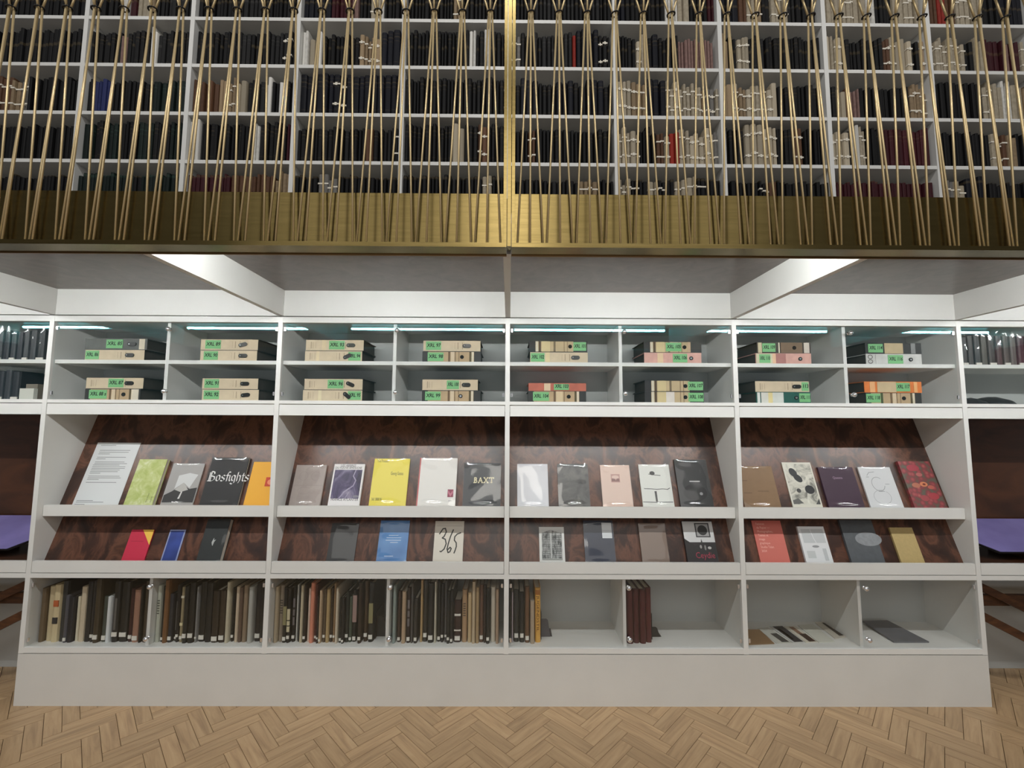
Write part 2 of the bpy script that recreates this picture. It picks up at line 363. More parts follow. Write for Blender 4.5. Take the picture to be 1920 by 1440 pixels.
def unit(i):
    k = i-2; x0, x1 = k*1.2, (k+1)*1.2; xl, xr, xm = x0+PT, x1-PT, x0+0.6
    t = thing('bookcase_unit', 'white built-in bookcase unit with glass cabinets and burl display slope, %s of four' % PANEN[i], 'bookcase', (xm, 0.15, 0.2455), group='built-in bookcase units')
    for x in ([x0, x1] if i == 3 else [x0]):
        MB().box(x-PT, x+PT, 0, DEP+0.02, 0.2455, Z_TOP-0.001).build('upright', WHITE, t)
    MB().box(xl, xr, 0.001, DEP, Z_RAIL, Z_TOP-0.001).build('top_rail', WHITE, t)
    for a, b in ((xl, xm-0.009), (xm+0.009, xr)):
        MB().box(a, b, 0.022, DEP, Z_GS0, Z_GS1).build('shelf', WHITE, t)
    MB().box(xm-0.009, xm+0.009, 0.022, DEP, Z_CB1, Z_RAIL).build('divider', WHITE, t)
    MB().box(xl, xr, 0.001, DEP, Z_CB0, Z_CB1).build('cabinet_floor', WHITE, t)
    MB().box(xl, xr, DEP, DEP+0.018, Z_FA0, Z_TOP-0.001).build('back_panel', WHITE_SHADED, t)
    MB().box(xl+0.002, xr-0.002, 0.002, 0.022, Z_FA0, Z_FA1).build('apron', WHITE, t)
    glass_doors(t, xl, xr, Z_CB1, Z_RAIL, xm, 1)
    # sloped burl panels and ledges
    mb = MB(); slab(mb, 0, xl, xr, ML_FLOOR-0.006, Z_CB0-0.001); mb.build('display_panel', BURL, t)
    mb = MB(); slab(mb, 1, xl, xr, LL_FLOOR-0.006, Z_ML0+0.02); mb.build('display_panel', BURL, t)
    lip = MB().box(xl+0.002, xr-0.002, 0.03, 0.046, Z_ML0, Z_ML1); lip.box(xl+0.002, xr-0.002, 0.046, 0.115, Z_ML0+0.006, ML_FLOOR); lip.build('ledge', WHITE, t)
    lip = MB().box(xl+0.002, xr-0.002, 0.001, 0.017, Z_LL0, Z_LL1); lip.box(xl+0.002, xr-0.002, 0.017, 0.062, Z_LL0+0.004, LL_FLOOR); lip.build('ledge', WHITE, t)
    MB().box(xl, xr, 0.001, DEP, Z_RB0, Z_RB1).build('bottom_rail', WHITE, t)
    MB().box(xl, xr, 0.0, DEP, Z_BB0, Z_BB1).build('cabinet_floor', WHITE, t)
    MB().box(xl, xr, DEP, DEP+0.018, Z_BB0, Z_RB1).build('back_panel', WHITE_SHADED, t)
    MB().box(xm-0.008, xm+0.008, 0.024, DEP, Z_BB1, Z_RB0).build('divider', WHITE, t)
    glass_doors(t, xl, xr, Z_BB1, Z_RB0, xm, 1, gm=GLASS_LOW)
for i in range(4): unit(i)
pl = MB().box(-2.412, 2.412, 0.0, 0.32, 0.0, 0.243).build('plinth', WPLINTH, base=(0, 0.15, 0)); tag(pl, 'long white plinth board under the four bookcase units', 'plinth')

# side bays with reading niches
def side_bay(sg):
    nm = 'left' if sg < 0 else 'right'
    X = lambda x: sg*x
    def bx(mb, a, b, *r): return mb.box(min(X(a), X(b)), max(X(a), X(b)), *r)
    t = thing('reading_niche', 'white side bay with dark wood niche and glass cabinet at the %s picture edge' % nm, 'bookcase', (X(3.0), 0.2, 0.0), group='reading niche side bays')
    a, b = 2.4+PT+0.0005, 3.6
    bx(MB(), 3.588, 3.612, 0, 0.36, 0, Z_TOP-0.001).build('upright', WHITE, t)
    bx(MB(), a, b-0.013, 0.001, DEP, Z_RAIL, Z_TOP-0.001).build('top_rail', WHITE, t)
    bx(MB(), a, b-0.013, 0.022, DEP, Z_GS0, Z_GS1).build('shelf', WHITE, t)
    bx(MB(), a, b-0.013, 0.001, DEP, Z_CB0, Z_CB1).build('cabinet_floor', WHITE, t)
    bx(MB(), a, b-0.013, DEP, DEP+0.018, Z_FA0, Z_TOP-0.001).build('back_panel', WHITE_SHADED, t)
    bx(MB(), a+0.002, b-0.015, 0.002, 0.022, Z_FA0, Z_FA1).build('apron', WHITE, t)
    g = bx(MB(), a+0.004, b-0.02, 0.011, 0.0150, Z_CB1+0.002, Z_RAIL-0.004).build('glass_door', GLASS, t)
    bx(MB(), a, b-0.013, 0.352, 0.368, 0.80, Z_CB0-0.001).build('niche_panel', BURL_SIDE, t)
    bx(MB(), a, b-0.013, 0.018, 0.352, 0.655, 0.676).build('desk_top', BURL_SIDE, t)
    bx(MB(), a+0.002, b-0.015, 0.001, 0.017, Z_LL0, Z_LL1).build('ledge', WHITE, t)
    bx(MB(), a, b-0.013, 0.001, 0.34, Z_RB0, Z_RB1).build('bottom_rail', WHITE, t)
    bx(MB(), a, b-0.013, 0.342, 0.358, 0.0, Z_RB1).build('back_panel', WHITE_SHADED, t)
    # slanted board with a blue-violet top and clipped corners, on a hidden wedge
    bt = thing('reading_board', 'slanted violet blue reading board with clipped corners in the %s niche' % nm, 'reading board', (X(3.0), 0.2, 0.676))
    f0, f1 = (0.075, 0.725), (0.335, 0.842)
    def bp(x, s, up=0.0): return (X(x), f0[0]+(f1[0]-f0[0])*s-up*0.41, f0[1]+(f1[1]-f0[1])*s+up*0.91)
    out = [(2.47, 0.62), (2.60, 0.0), (3.45, 0.0), (3.58, 0.62), (3.58, 1.0), (2.47, 1.0)]
    def plate(lo, hi, m_, name, ins=0.0):
        mb = MB(); n = len(out); pts = [((x-3.02)*(1-ins)+3.02, (s-0.5)*(1-ins)+0.5) for x, s in out]
        mb._add([bp(x, s, lo) for x, s in pts]+[bp(x, s, hi) for x, s in pts], [tuple(range(n)), tuple(range(2*n-1, n-1, -1))]+[(i, i+n, (i+1) % n+n, (i+1) % n) for i in range(n)])
        return mb.build(name, m_, bt)
    plate(-0.010, 0.0, BLACK, 'board_edge')
    plate(0.0002, 0.002, mat((132, 124, 182), 0.25, coat=0.5, name='violet_top', noise=0.15, nscale=5), 'board_top', 0.012)
    bx(MB(), 2.8, 2.83, 0.1, 0.32, 0.6762, 0.718).build('wedge', TRESTLE, bt)
    bx(MB(), 3.2, 3.23, 0.1, 0.32, 0.6762, 0.718).build('wedge', TRESTLE, bt)
    # wooden trestle under the desk
    tr = thing('wooden_trestle', 'dark wooden trestle with crossed bars under the %s desk' % nm, 'trestle', (X(2.9), 0.15, 0.0), group='wooden trestles')
    MB().bar((X(2.44), 0.17, 0.582), (X(3.3), 0.17, 0.17), 0.02, 0.012).build('brace', TRESTLE, tr)
    MB().bar((X(2.44), 0.20, 0.435), (X(3.4), 0.20, 0.435), 0.028, 0.012).build('crossbar', TRESTLE, tr)
    MB().bar((X(2.44), 0.14, 0.43), (X(3.2), 0.14, 0.04), 0.02, 0.012).build('brace', TRESTLE, tr)
    MB().bar((X(3.25), 0.17, 0.604), (X(3.25), 0.17, 0.001), 0.02, 0.012).build('leg', TRESTLE, tr)
for sg in (-1, 1): side_bay(sg)

# ------------------------------------------------------------------ gallery railing
RPX = 0.0946; TIE_Z = 2.777
RZ0, RZ1 = 1.942, 1.956                        # brass lip
def railing(side):
    sg = -1 if side == 'left' else 1
    t = thing('brass_railing', 'brass gallery railing of tied rod clusters %s of the central post' % side, 'railing', (sg*1.3, -0.92, RZ0), group='brass railing panels')
    xi = -0.0015 if sg < 0 else 0.0145; xo = sg*2.4
    a, b = min(xi, xo), max(xi, xo)
    MB().box(a, b, -0.96, -0.893, RZ0, RZ1).build('bottom_lip', BRASS, t)
    MB().box(a, b, -0.906, -0.902, RZ1, 2.143).build('fascia_plate', BRASS, t)
    MB().box(a, b, -0.893, -0.889, 1.938, 2.13).build('inner_plate', BRASS_DARK, t)
    MB().box(a, b, -0.945, -0.9, 2.86, 2.885).build('handrail', BRASS, t)
    s0, s1 = (xi-0.0102, xi) if sg < 0 else (xi, xi+0.0102)
    MB().box(s0, s1, -0.938, -0.908, RZ1, 2.86).build('end_stile', BRASS, t)
    feet = [(-0.043, -0.924), (-0.003, -0.950), (0.040, -0.924)]
    tops = [(-0.030, -0.915), (0.0, -0.935), (0.030, -0.915)]
    for i in range(20):
        x = -0.0605-0.0945*i if sg < 0 else 0.0757+0.0948*i
        ty = -0.9165
        for j, (fx, fy) in enumerate(feet):
            ofs = (-0.006, 0.0, 0.006)[j]; oy = (0.003, -0.006, 0.003)[j]
            tp = Vector((x+ofs, ty+oy, TIE_Z)); 
            MB().tube((x+fx, fy, RZ1), tp, 0.0033, 8).tube(tp, (x+tops[j][0], tops[j][1], 2.861), 0.0033, 8).build('rod', BRASS_ROD, t, smooth=True)
        mb = MB(); n = 12
        for q in range(n):
            a0, a1 = 2*math.pi*q/n, 2*math.pi*(q+1)/n
            p0 = (x+0.0125*math.cos(a0), ty-0.001+0.0115*math.sin(a0), TIE_Z-0.004+0.002*math.cos(a0)); p1 = (x+0.0125*math.cos(a1), ty-0.001+0.0115*math.sin(a1), TIE_Z-0.004+0.002*math.cos(a1))
            mb.tube(p0, p1, 0.0026, 6)
        mb.build('tie_ring', BLACK, t, smooth=True)
for s_ in ('left', 'right'): railing(s_)
pp = MB().box(0.0005, 0.0125, -0.930, -0.912, 1.957, 2.89).box(0.0008, 0.0122, -0.912, -0.895, 1.957, 2.14).build('brass_post', BRASS, base=(0.0065, -0.92, 1.957)); tag(pp, 'narrow vertical brass post between the two rod railings', 'post')

# ------------------------------------------------------------------ books: shared mesh
def book_mesh():
    mb = MB()
    o = [(0,.07),(.10,.02),(.30,0),(.70,0),(.90,.02),(1,.07),(1,1),(.93,1),(.93,.09),(.07,.09),(.07,1),(0,1)]
    mb.prism_z(o, 0, 1)
    mb.cur = 1; mb.box(.07, .93, .09, .97, .02, .965)
    me = mb.mesh(); me.name = 'book'; me.materials.append(PAGES); me.materials.append(PAGES); return me
BOOK = book_mesh()
BV = [v.co.copy() for v in BOOK.vertices]; BF = [(tuple(p.vertices), p.material_index) for p in BOOK.polygons]
def cloth(c, name, band=None):
    mt = mat(c, 0.6, spec=0.2, noise=0.16, nscale=60, var=0.25, name=name)
    if band:
        nt = mt.node_tree; b = nt.nodes['Principled BSDF']; src = b.inputs['Base Color'].links[0].from_socket
        tc = nt.nodes.new('ShaderNodeTexCoord'); sp = nt.nodes.new('ShaderNodeSeparateXYZ'); nt.links.new(tc.outputs['Generated'], sp.inputs[0])
        acc = None
        for lo, hi in ((0.70, 0.712), (0.80, 0.83), (0.90, 0.91), (0.14, 0.15)):
            g = nt.nodes.new('ShaderNodeMath'); g.operation = 'GREATER_THAN'; g.inputs[1].default_value = lo
            l = nt.nodes.new('ShaderNodeMath'); l.operation = 'LESS_THAN'; l.inputs[1].default_value = hi
            mu = nt.nodes.new('ShaderNodeMath'); mu.operation = 'MULTIPLY'
            nt.links.new(sp.outputs['Z'], g.inputs[0]); nt.links.new(sp.outputs['Z'], l.inputs[0]); nt.links.new(g.outputs[0], mu.inputs[0]); nt.links.new(l.outputs[0], mu.inputs[1])
            if acc is None: acc = mu.outputs[0]
            else:
                ad = nt.nodes.new('ShaderNodeMath'); ad.operation = 'ADD'; nt.links.new(acc, ad.inputs[0]); nt.links.new(mu.outputs[0], ad.inputs[1]); acc = ad.outputs[0]
        hf = nt.nodes.new('ShaderNodeMath'); hf.operation = 'MULTIPLY'; hf.inputs[1].default_value = 0.2; nt.links.new(acc, hf.inputs[0])
        mx = nt.nodes.new('ShaderNodeMix'); mx.data_type = 'RGBA'; mx.inputs[7].default_value = lin(band)
        nt.links.new(hf.outputs[0], mx.inputs[0]); nt.links.new(src, mx.inputs[6]); nt.links.new(mx.outputs[2], b.inputs['Base Color'])
    return mt
GOLD = (120, 104, 72)
CL = {'k': (cloth((15, 15, 17), 'black_cloth', GOLD), 'black cloth-bound'), 'n': (cloth((16, 18, 28), 'navy_cloth', GOLD), 'navy cloth-bound'),
      'c': (cloth((30, 30, 31), 'charcoal_cloth', (96, 94, 90)), 'charcoal bound'), 'g': (cloth((17, 30, 27), 'green_cloth', (70, 100, 88)), 'dark green bound'),
      'm': (cloth((62, 20, 28), 'maroon_cloth', GOLD), 'maroon bound'), 'b': (cloth((96, 68, 50), 'brown_paper'), 'brown paper-bound'),
      't': (cloth((146, 126, 100), 'tan_paper'), 'tan paper-bound'), 'p': (cloth((172, 161, 141), 'pale_paper'), 'pale paper-bound'),
      'w': (cloth((222, 220, 214), 'white_paper'), 'white paper-wrapped'), 'y': (cloth((124, 121, 117), 'grey_paper'), 'grey paper-bound'),
      'r': (cloth((146, 44, 34), 'red_cloth'), 'bright red bound'), 'o': (cloth((140, 112, 106), 'rose_paper'), 'rose grey bound'),
      'u': (cloth((42, 50, 98), 'blue_cloth'), 'blue bound')}
GZ = [3.686, 3.400, 3.113, 2.8316, 2.547]
ROWN = ['top', 'second', 'third', 'fourth', 'lowest']
GY = 0.03
SEQ = [
 ['nkkkkkkkkkk', 'kkkkwmpptkkcckk', 'kkkkkccckkkck', 'nnnnmmmokkPwkkk', 'kkkkkkTkkkkkkk', 'kkckcckckkckk', 'nkkkkkwwpkkkm', 'nnbPTkPPckkk', 'ppPpwkkpPp', 'brbPPpkknnn'],
 ['bkkkkkkkkkkkk', 'kkkkokkkwckkkk', 'kkkkcckkccCk', 'wpwkkkkkTTTnnnn', 'kkkkkkkkkwkwkkk', 'YkckcckcrnnnKk', 'kkkPpknkckooooooo', 'tkPPkckkkkkkkk', 'pPkkkkkBPpPkT', 'PPPPkpmmomP'],
 ['mTBTYkkkkkk', 'kuukkkkkggggg', 'bbbtTpkcwkwk', 'nnnnNnnnnnnn', 'kkkkkkkkkkkkkkK', 'knnkkknnkknnkk', 'PPTTnnnPPPPPPTYP', 'tPTPPpPpkkkkkkk', 'kpbokkkkkkkTTT', 'kkkkkPpwpt'],
 ['wPkkkkkkkkk', 'gkggkkggkkgg', 'wkkkkkkwkkkm', 'kkkckkckkbkkcK', 'kkkkkkpkkBkkk', 'kkBkkkkckkkkk', 'PPPknkBPrPPPPPPY', 'kkPPPPkkBkkk', 'PPkwPkkmmmmmmm', 'kkkkkPBtkk'],
 ['TTkkkkkkk', 'gggggkgggg', 'mmmmmbbbbbbtt', 'kkYYkkkkkkk', 'kkkkkckkkPkk', 'kkkkckkTTkk', 'PKkPKkPPKkk', 'kkkKbkkkkk', 'mmmmmmmmmmmm', 'YPnnkkkkk']]
for b in range(10):
    x0, x1 = -3.0+0.6*b, -2.4+0.6*b
    t = thing('gallery_shelving', 'white gallery shelving bay behind the brass rods, %s bay from the left' % ordn(b), 'shelving', ((x0+x1)/2, 0.18, 2.13), group='gallery shelving bays')
    for x in ([x0, x1] if b == 9 else [x0]): MB().box(x-0.012, x+0.012, GY, 0.335, 2.13, 4.2).build('upright', WHITE, t)
    for z in GZ+[3.97]: MB().box(x0+0.012, x1-0.012, GY+0.002, 0.325, z-0.020, z).build('shelf', WHITE, t)
    MB().box(x0+0.012, x1-0.012, 0.325, 0.335, 2.13, 4.2).build('back_panel', mat((74, 72, 70), 0.8, name='gallery_back_shade'), t)  # shelf back coloured dark to stand for the shade behind the books
allb = []
for r in range(5):
    for b in range(10):
        seq = SEQ[r][b]; x = -3.0+0.6*b+0.0135; end = -2.4+0.6*b-0.0135; i = 0; items = []
        rr = random.Random(r*31+b*7+3)
        basew = 0.565/max(len(seq), 17)
        hk = rr.uniform(0.19, 0.225)
        while True:
            # stretch the sequence over the bay so the colours fall where the photograph has them
            fr = (x-(-3.0+0.6*b+0.0135))/0.573
            ch = seq[min(len(seq)-1, int(fr*len(seq)))]
            low = ch.lower()
            wd = {'k': rr.uniform(.017, .029), 'n': rr.uniform(.026, .042), 'p': rr.uniform(.018, .036), 't': rr.uniform(.018, .034), 'w': rr.uniform(.014, .026), 'o': rr.uniform(.014, .02)}.get(low, rr.uniform(.018, .03))
            if end-x < 0.013: break
            wd = min(wd, end-x)
            h = min(0.248, max(0.165, hk+(rr.uniform(-.03, .03) if low in 'ptyw' else rr.uniform(-.012, .012))+({'n': .03, 'w': .015, 'p': .0, 'o': -.02, 'k': 0}.get(low, 0))))
            lean = 0.0
            items.append([ch, x, wd-0.0012, h, rr.uniform(0.0, .018), rr.uniform(.15, .21)])
            x += wd
        allb.append((r, b, items))
flatb = [(it[2]*it[3]*(0.35 if r == 0 else 0.55 if r == 4 else 1)*(0.55 if b in (0, 9) else 1), r, b, i, it) for r, b, items in allb for i, it in enumerate(items)]
flatb.sort(key=lambda q: -q[0]); chosen = set((q[1], q[2], q[3]) for q in flatb[:300])
stuff = MB(); slots = list(CL.keys()); tapes = MB()
for r, b, items in allb:
    for i, (ch, x, wd, h, dy, dp) in enumerate(items):
        low = ch.lower(); y0 = GY+0.012+dy
        if (r, b, i) in chosen:
            o = inst('gallery_book', BOOK, None, (x, y0, GZ[r]+0.0002), (wd, dp, h), mats=(CL[low][0], PAGES))
            kind = 'bundle tied with tape' if ch.isupper() else 'volume'
            tag(o, '%s %s, %s in the %s bay, %s gallery shelf' % (CL[low][1], kind, ordn(i), ordn(b), ROWN[r]), 'book', 'bound volumes on the gallery shelves')
            if ch.isupper():
                for fz in (0.26, 0.74):
                    e = 0.0012; dz = random.uniform(-.04, .04)
                    tp = MB().box(-e/wd, 1+e/wd, -e/dp, 1+e/dp, fz+dz, fz+dz+0.008/h)
                    tp.box(0.3, 0.62, -.004/dp, -e/dp, fz+dz-0.006/h, fz+dz+0.011/h)
                    q = tp.build('tie_tape', TAPE, o, local=True)
        else:
            n = len(stuff.v)
            stuff.v += [Vector((x+v.x*wd, y0+v.y*dp, GZ[r]+0.0002+v.z*h)) for v in BV]
            for f, mi in BF: stuff.f.append(tuple(k+n for k in f)); stuff.mi.append(slots.index(low) if mi == 0 else len(slots))
            if ch.isupper():
                for fz in (0.26, 0.74): tapes.box(x-.001, x+wd+.001, y0-.0012, y0+dp, GZ[r]+h*fz, GZ[r]+h*fz+0.008)
so = stuff.build('gallery_book_rows', [CL[s][0] for s in slots]+[PAGES]); so['kind'] = 'stuff'; tag(so, 'remaining dark and pale bound volumes filling the gallery shelves', 'books')
to = tapes.build('tie_tapes', TAPE, so); to['kind'] = 'stuff'

# ------------------------------------------------------------------ ring binders in the glass cabinets
CREAM = (212, 194, 166); BY = 0.058
GREEN = mat((126, 190, 130), 0.6, name='green_sticker'); INK = mat((16, 20, 18), 0.6, name='marker_ink')
def stadium(cx, cz, hw, hh, rot, n=8):
    pts = []
    for s, a0 in ((1, -math.pi/2), (-1, math.pi/2)):
        for k in range(n+1):
            a = a0+math.pi*k/n; pts.append((s*(hw-hh)+hh*math.cos(a), hh*math.sin(a)))
    c, q = math.cos(rot), math.sin(rot)
    return [(cx+a*c-b*q, cz+a*q+b*c) for a, b in pts]
def binder(pl, pr, py, level, top, style, st, txt, hole, label, th=0.06, extra=(), rot=0.0, body=(46, 44, 43)):
    zb = (Z_GS1 if level == 0 else Z_CB1)+0.0003
    z0 = zb+(0.0603 if top else 0)
    L = atY(pl, py, BY).x; R = atY(pr, py, BY).x; W = R-L
    t = thing('ring_binder', label, 'binder', (L, BY, z0), group='ring binders in the glass cabinets')
    dep = 0.225+random.uniform(-.01, .01)
    bm = mat(body, 0.55, name='binder_board', noise=0.1, nscale=30)
    mb = MB().box(0, W, 0.0, 0.004, 0.0, th).box(0, W, 0.004, dep, 0, 0.003).box(0, W, 0.004, dep, th-0.003, th)
    mb.build('cover', bm, t, local=True)
    MB().box(0.008, W-0.008, 0.012, dep-0.006, 0.0032, th-0.0032).build('paper_block', mat((70, 66, 62) if W < 9 else CREAM, 0.8, name='inner_paper'), t, local=True)
    y = -0.0008
    def strip(a, b, c, name, z0_=0.0, z1_=1.0, yy=y):
        return MB().box(a*W, b*W, yy, 0.0, z0_*th, z1_*th).build(name, mat(c, 0.65, name='label_paper', noise=0.06, nscale=25), t, local=True)
    if style == 'cream':
        strip(0.0, 1.0, CREAM, 'spine_sheet', 0.02, 0.97)
        mk = MB()
        for u in (0.085, 0.60, 0.68): mk.rect(u*W, (u+0.011)*W, th*0.2, th*0.8, -0.0012)
        for u in (0.11, 0.13, 0.17, 0.55): mk.rect(u*W, (u+0.004)*W, th*0.22, th*0.78, -0.0012)
        mk.build('printed_lines', mat((158, 140, 118), 0.7, name='faded_print'), t, local=True)
    elif style == 'old':
        strip(0.10, 0.88, (186, 160, 126), 'spine_sheet', 0.04, 0.96)
        for a, b, c in ((0.44, 0.475, (112, 88, 64)), (0.485, 0.545, (214, 194, 166)), (0.555, 0.565, (96, 72, 52)), (0.62, 0.628, (96, 72, 52)), (0.80, 0.835, (90, 78, 52)), (0.84, 0.875, (220, 208, 186))):
            strip(a, b, c, 'spine_stripe', 0.04, 0.96, -0.0012)
    elif style == 'oldr':
        strip(0.02, 0.76, (196, 174, 138), 'spine_sheet', 0.04, 0.96)
        strip(0.0, 0.11, (44, 42, 44), 'spine_stripe', 0.0, 1.0, -0.0010)
        for a, b, c in ((0.115, 0.155, (216, 206, 186)), (0.165, 0.205, (84, 66, 48)), (0.22, 0.36, (214, 196, 150)), (0.42, 0.455, (120, 104, 82)), (0.60, 0.608, (110, 86, 62)), (0.655, 0.662, (110, 86, 62))):
            strip(a, b, c, 'spine_stripe', 0.03, 0.97, -0.0014)
    for a, b, c in extra: strip(a, b, c, 'paper_strip', 0.03, 0.97, -0.0016)
    if st:
        sk = MB().box(st[0]*W, st[1]*W, -0.0022, 0.0, 0.12*th, 0.90*th).build('green_sticker', GREEN, t, local=True)
        tm = MB(); wS = (st[1]-st[0])*W
        sz = 0.027; vs, fs = text_polys(txt, sz); ww = max(a for a, _ in vs)
        put_text(tm, txt, st[0]*W+wS*0.07, th*0.40, -0.0025, sz, min(1.0, wS*0.88/ww), 0.15, bold=0.0007); tm.build('lettering', INK, sk, local=True)
    if hole:
        u, kind = hole
        if kind == 'ring':
            q = MB().prism_y(stadium(u*W, th*0.5, 0.0235, 0.0105, rot), -0.005, 0.0).build('finger_ring', mat((30, 24, 22), 0.35, name='black_ring'), t, local=True)
            MB().prism_y(stadium(u*W-0.0135*math.cos(rot), th*0.5-0.0135*math.sin(rot), 0.003, 0.0029, 0), -0.0062, -0.0048).build('rivet', CHROME, q, local=True)
        else:
            MB().prism_y(stadium(u*W, th*0.5, 0.0105, 0.0104, 0), -0.0028, 0.0).build('finger_hole', mat((12, 9, 8), 0.8, name='hole_dark'), t, local=True)
            if kind == 'metal':
                MB().prism_y(stadium(u*W, th*0.5, 0.006, 0.0059, 0), -0.0034, -0.0028).build('rivet', CHROME, t, local=True)
    return t
G_ = lambda c, n, w: '%s ring binder with green %s sticker, %s' % (c, n, w)
RED = (190, 104, 84); PINK = (214, 166, 154)
BIND = [
 (160, 276, 643, 0, 1, 'plain', (.345, .61), 'XRL 85', (.76, 'ring'), 'Grey', {'body': (96, 97, 94), 'extra': ((.875, .965, (222, 212, 190)),)}),
 (160, 271, 664, 0, 0, 'cream', (.01, .235), 'XRL 86', (.757, 'ring'), 'Cream', {}),
 (162, 269, 718, 1, 1, 'cream', (.39, .655), 'XRL 87', (.757, 'ring'), 'Cream', {}),
 (159, 263, 739, 1, 0, 'old', (.08, .40), 'XRL 88 s', (.70, 'hole'), 'Worn black', {'extra': ((.87, .97, (216, 206, 188)),)}),
 (377, 484, 644, 0, 1, 'cream', (.08, .35), 'XRL 89', (.74, 'ring'), 'Cream', {'rot': .25}),
 (376, 482, 665, 0, 0, 'cream', (.06, .31), 'XRL 90', (.755, 'ring'), 'Cream', {}),
 (379.5, 484, 720, 1, 1, 'cream', (.04, .30), 'XRL 91', (.765, 'ring'), 'Cream', {}),
 (379, 485, 741, 1, 0, 'cream', (.03, .30), 'XRL 92', (.77, 'ring'), 'Cream', {'rot': .12}),
 (574, 682, 645, 0, 1, 'cream', (.40, .67), 'XRL 93', (.78, 'ring'), 'Cream', {'body': (72, 58, 54), 'extra': ((.28, .35, (222, 204, 168)),)}),
 (572, 679, 667, 0, 0, 'cream', (.76, .975), 'XRL 94', (.745, 'ring'), 'Cream', {'rot': .45, 'extra': ((.20, .25, (224, 206, 170)),)}),
 (571, 680, 720, 1, 1, 'cream', (.40, .67), 'XRL 96', (.79, 'ring'), 'Cream', {'rot': -.4}),
 (568, 679, 742, 1, 0, 'cream', (.76, .98), 'XRL 95', (.745, 'ring'), 'Cream', {'rot': -.7, 'extra': ((.26, .31, (226, 212, 178)),)}),
 (794, 901, 646, 0, 1, 'cream', (.045, .31), 'XRL 97', (.76, 'ring'), 'Cream', {}),
 (792, 902, 667, 0, 0, 'old', (.09, .36), 'XRL 98', (.675, 'hole'), 'Worn black', {}),
 (792, 896, 722, 1, 1, 'cream', (.44, .66), 'XRL 100', (.79, 'ring'), 'Cream', {}),
 (791, 901, 743, 1, 0, 'old', (.055, .32), 'XRL 99', (.66, 'metal'), 'Worn black', {}),
 (992, 1101, 647, 0, 1, 'oldr', (.76, .98), 'XRL 101', (.705, 'hole'), 'Worn black', {}),
 (994, 1102, 669, 0, 0, 'cream', (.01, .25), 'XRL 102', (.785, 'ring'), 'Cream', {'extra': ((.27, .34, (226, 208, 164)),)}),
 (991, 1099, 726, 1, 1, 'plain', (.44, .70), 'XRL 103', None, 'Brick red', {'body': RED, 'th': .042, 'extra': ((.27, .38, (226, 200, 168)),)}),
 (990, 1099, 744, 1, 0, 'old', (.085, .36), 'XRL 104', (.70, 'hole'), 'Worn black', {'extra': ((.49, .60, (218, 196, 160)),)}),
 (1207, 1315, 650, 0, 1, 'oldr', (.38, .65), 'XRL 105', (.705, 'hole'), 'Worn black', {'extra': ((.76, .81, (196, 168, 138)),)}),
 (1208, 1315, 670, 0, 0, 'plain', (.50, .75), 'XRL 106', (.82, 'metal'), 'Pink', {'body': PINK, 'extra': ((.23, .33, (228, 200, 164)),)}),
 (1209, 1319, 725, 1, 1, 'oldr', (.735, .99), 'XRL 107', (.69, 'hole'), 'Worn black', {}),
 (1209, 1320, 746, 1, 0, 'oldr', (.735, .99), 'XRL 108', (.685, 'hole'), 'Worn black', {'extra': ((.36, .50, (222, 214, 206)),)}),
 (1419, 1520, 650, 0, 1, 'plain', (.10, .34), 'XRL 109', (.69, 'hole'), 'Brown black', {'body': (58, 48, 42), 'extra': ((.02, .09, (206, 194, 162)), (.40, .42, (230, 220, 200)), (.44, .84, (124, 102, 82)), (.87, .97, (218, 208, 196)))}),
 (1417, 1521, 672, 0, 0, 'plain', (.06, .26), 'XRL 110', (.80, 'metal'), 'Pink', {'body': PINK, 'extra': ((.01, .30, (210, 206, 176)), (.30, .36, (232, 190, 160)), (.365, .54, (176, 122, 116)))}),
 (1416, 1517, 727, 1, 1, 'cream', (.86, .985), '113', (.765, 'ring'), 'Cream', {}),
 (1418, 1520, 748, 1, 0, 'plain', (.79, .99), 'XRL 111', (.735, 'metal'), 'Dark green', {'body': (20, 84, 74), 'extra': ((.02, .07, (222, 222, 218)), (.09, .22, (214, 212, 204)), (.22, .30, (224, 206, 150)), (.30, .50, (212, 214, 208)))}),
 (1622, 1727, 650, 0, 1, 'plain', (.05, .31), 'XRL 114', None, 'Black', {'body': (40, 38, 38), 'extra': ((.34, .67, (196, 176, 140)), (.81, .89, (138, 138, 138)))}),
 (1624, 1728, 672, 0, 0, 'plain', (.39, .66), 'XRL 116', (.80, 'metal'), 'White', {'body': (206, 205, 202)}),
 (1621, 1728, 726, 1, 1, 'plain', (.55, .79), 'XRL 117', None, 'Orange', {'body': (222, 124, 56), 'extra': ((.09, .18, (236, 178, 126)), (.22, .55, (206, 184, 148)), (.86, .92, (240, 180, 120)))}),
 (1623, 1728, 748, 1, 0, 'old', (.01, .26), 'XRL 118', (.68, 'hole'), 'Worn black', {'extra': ((.27, .31, (70, 84, 50)),)}),
]
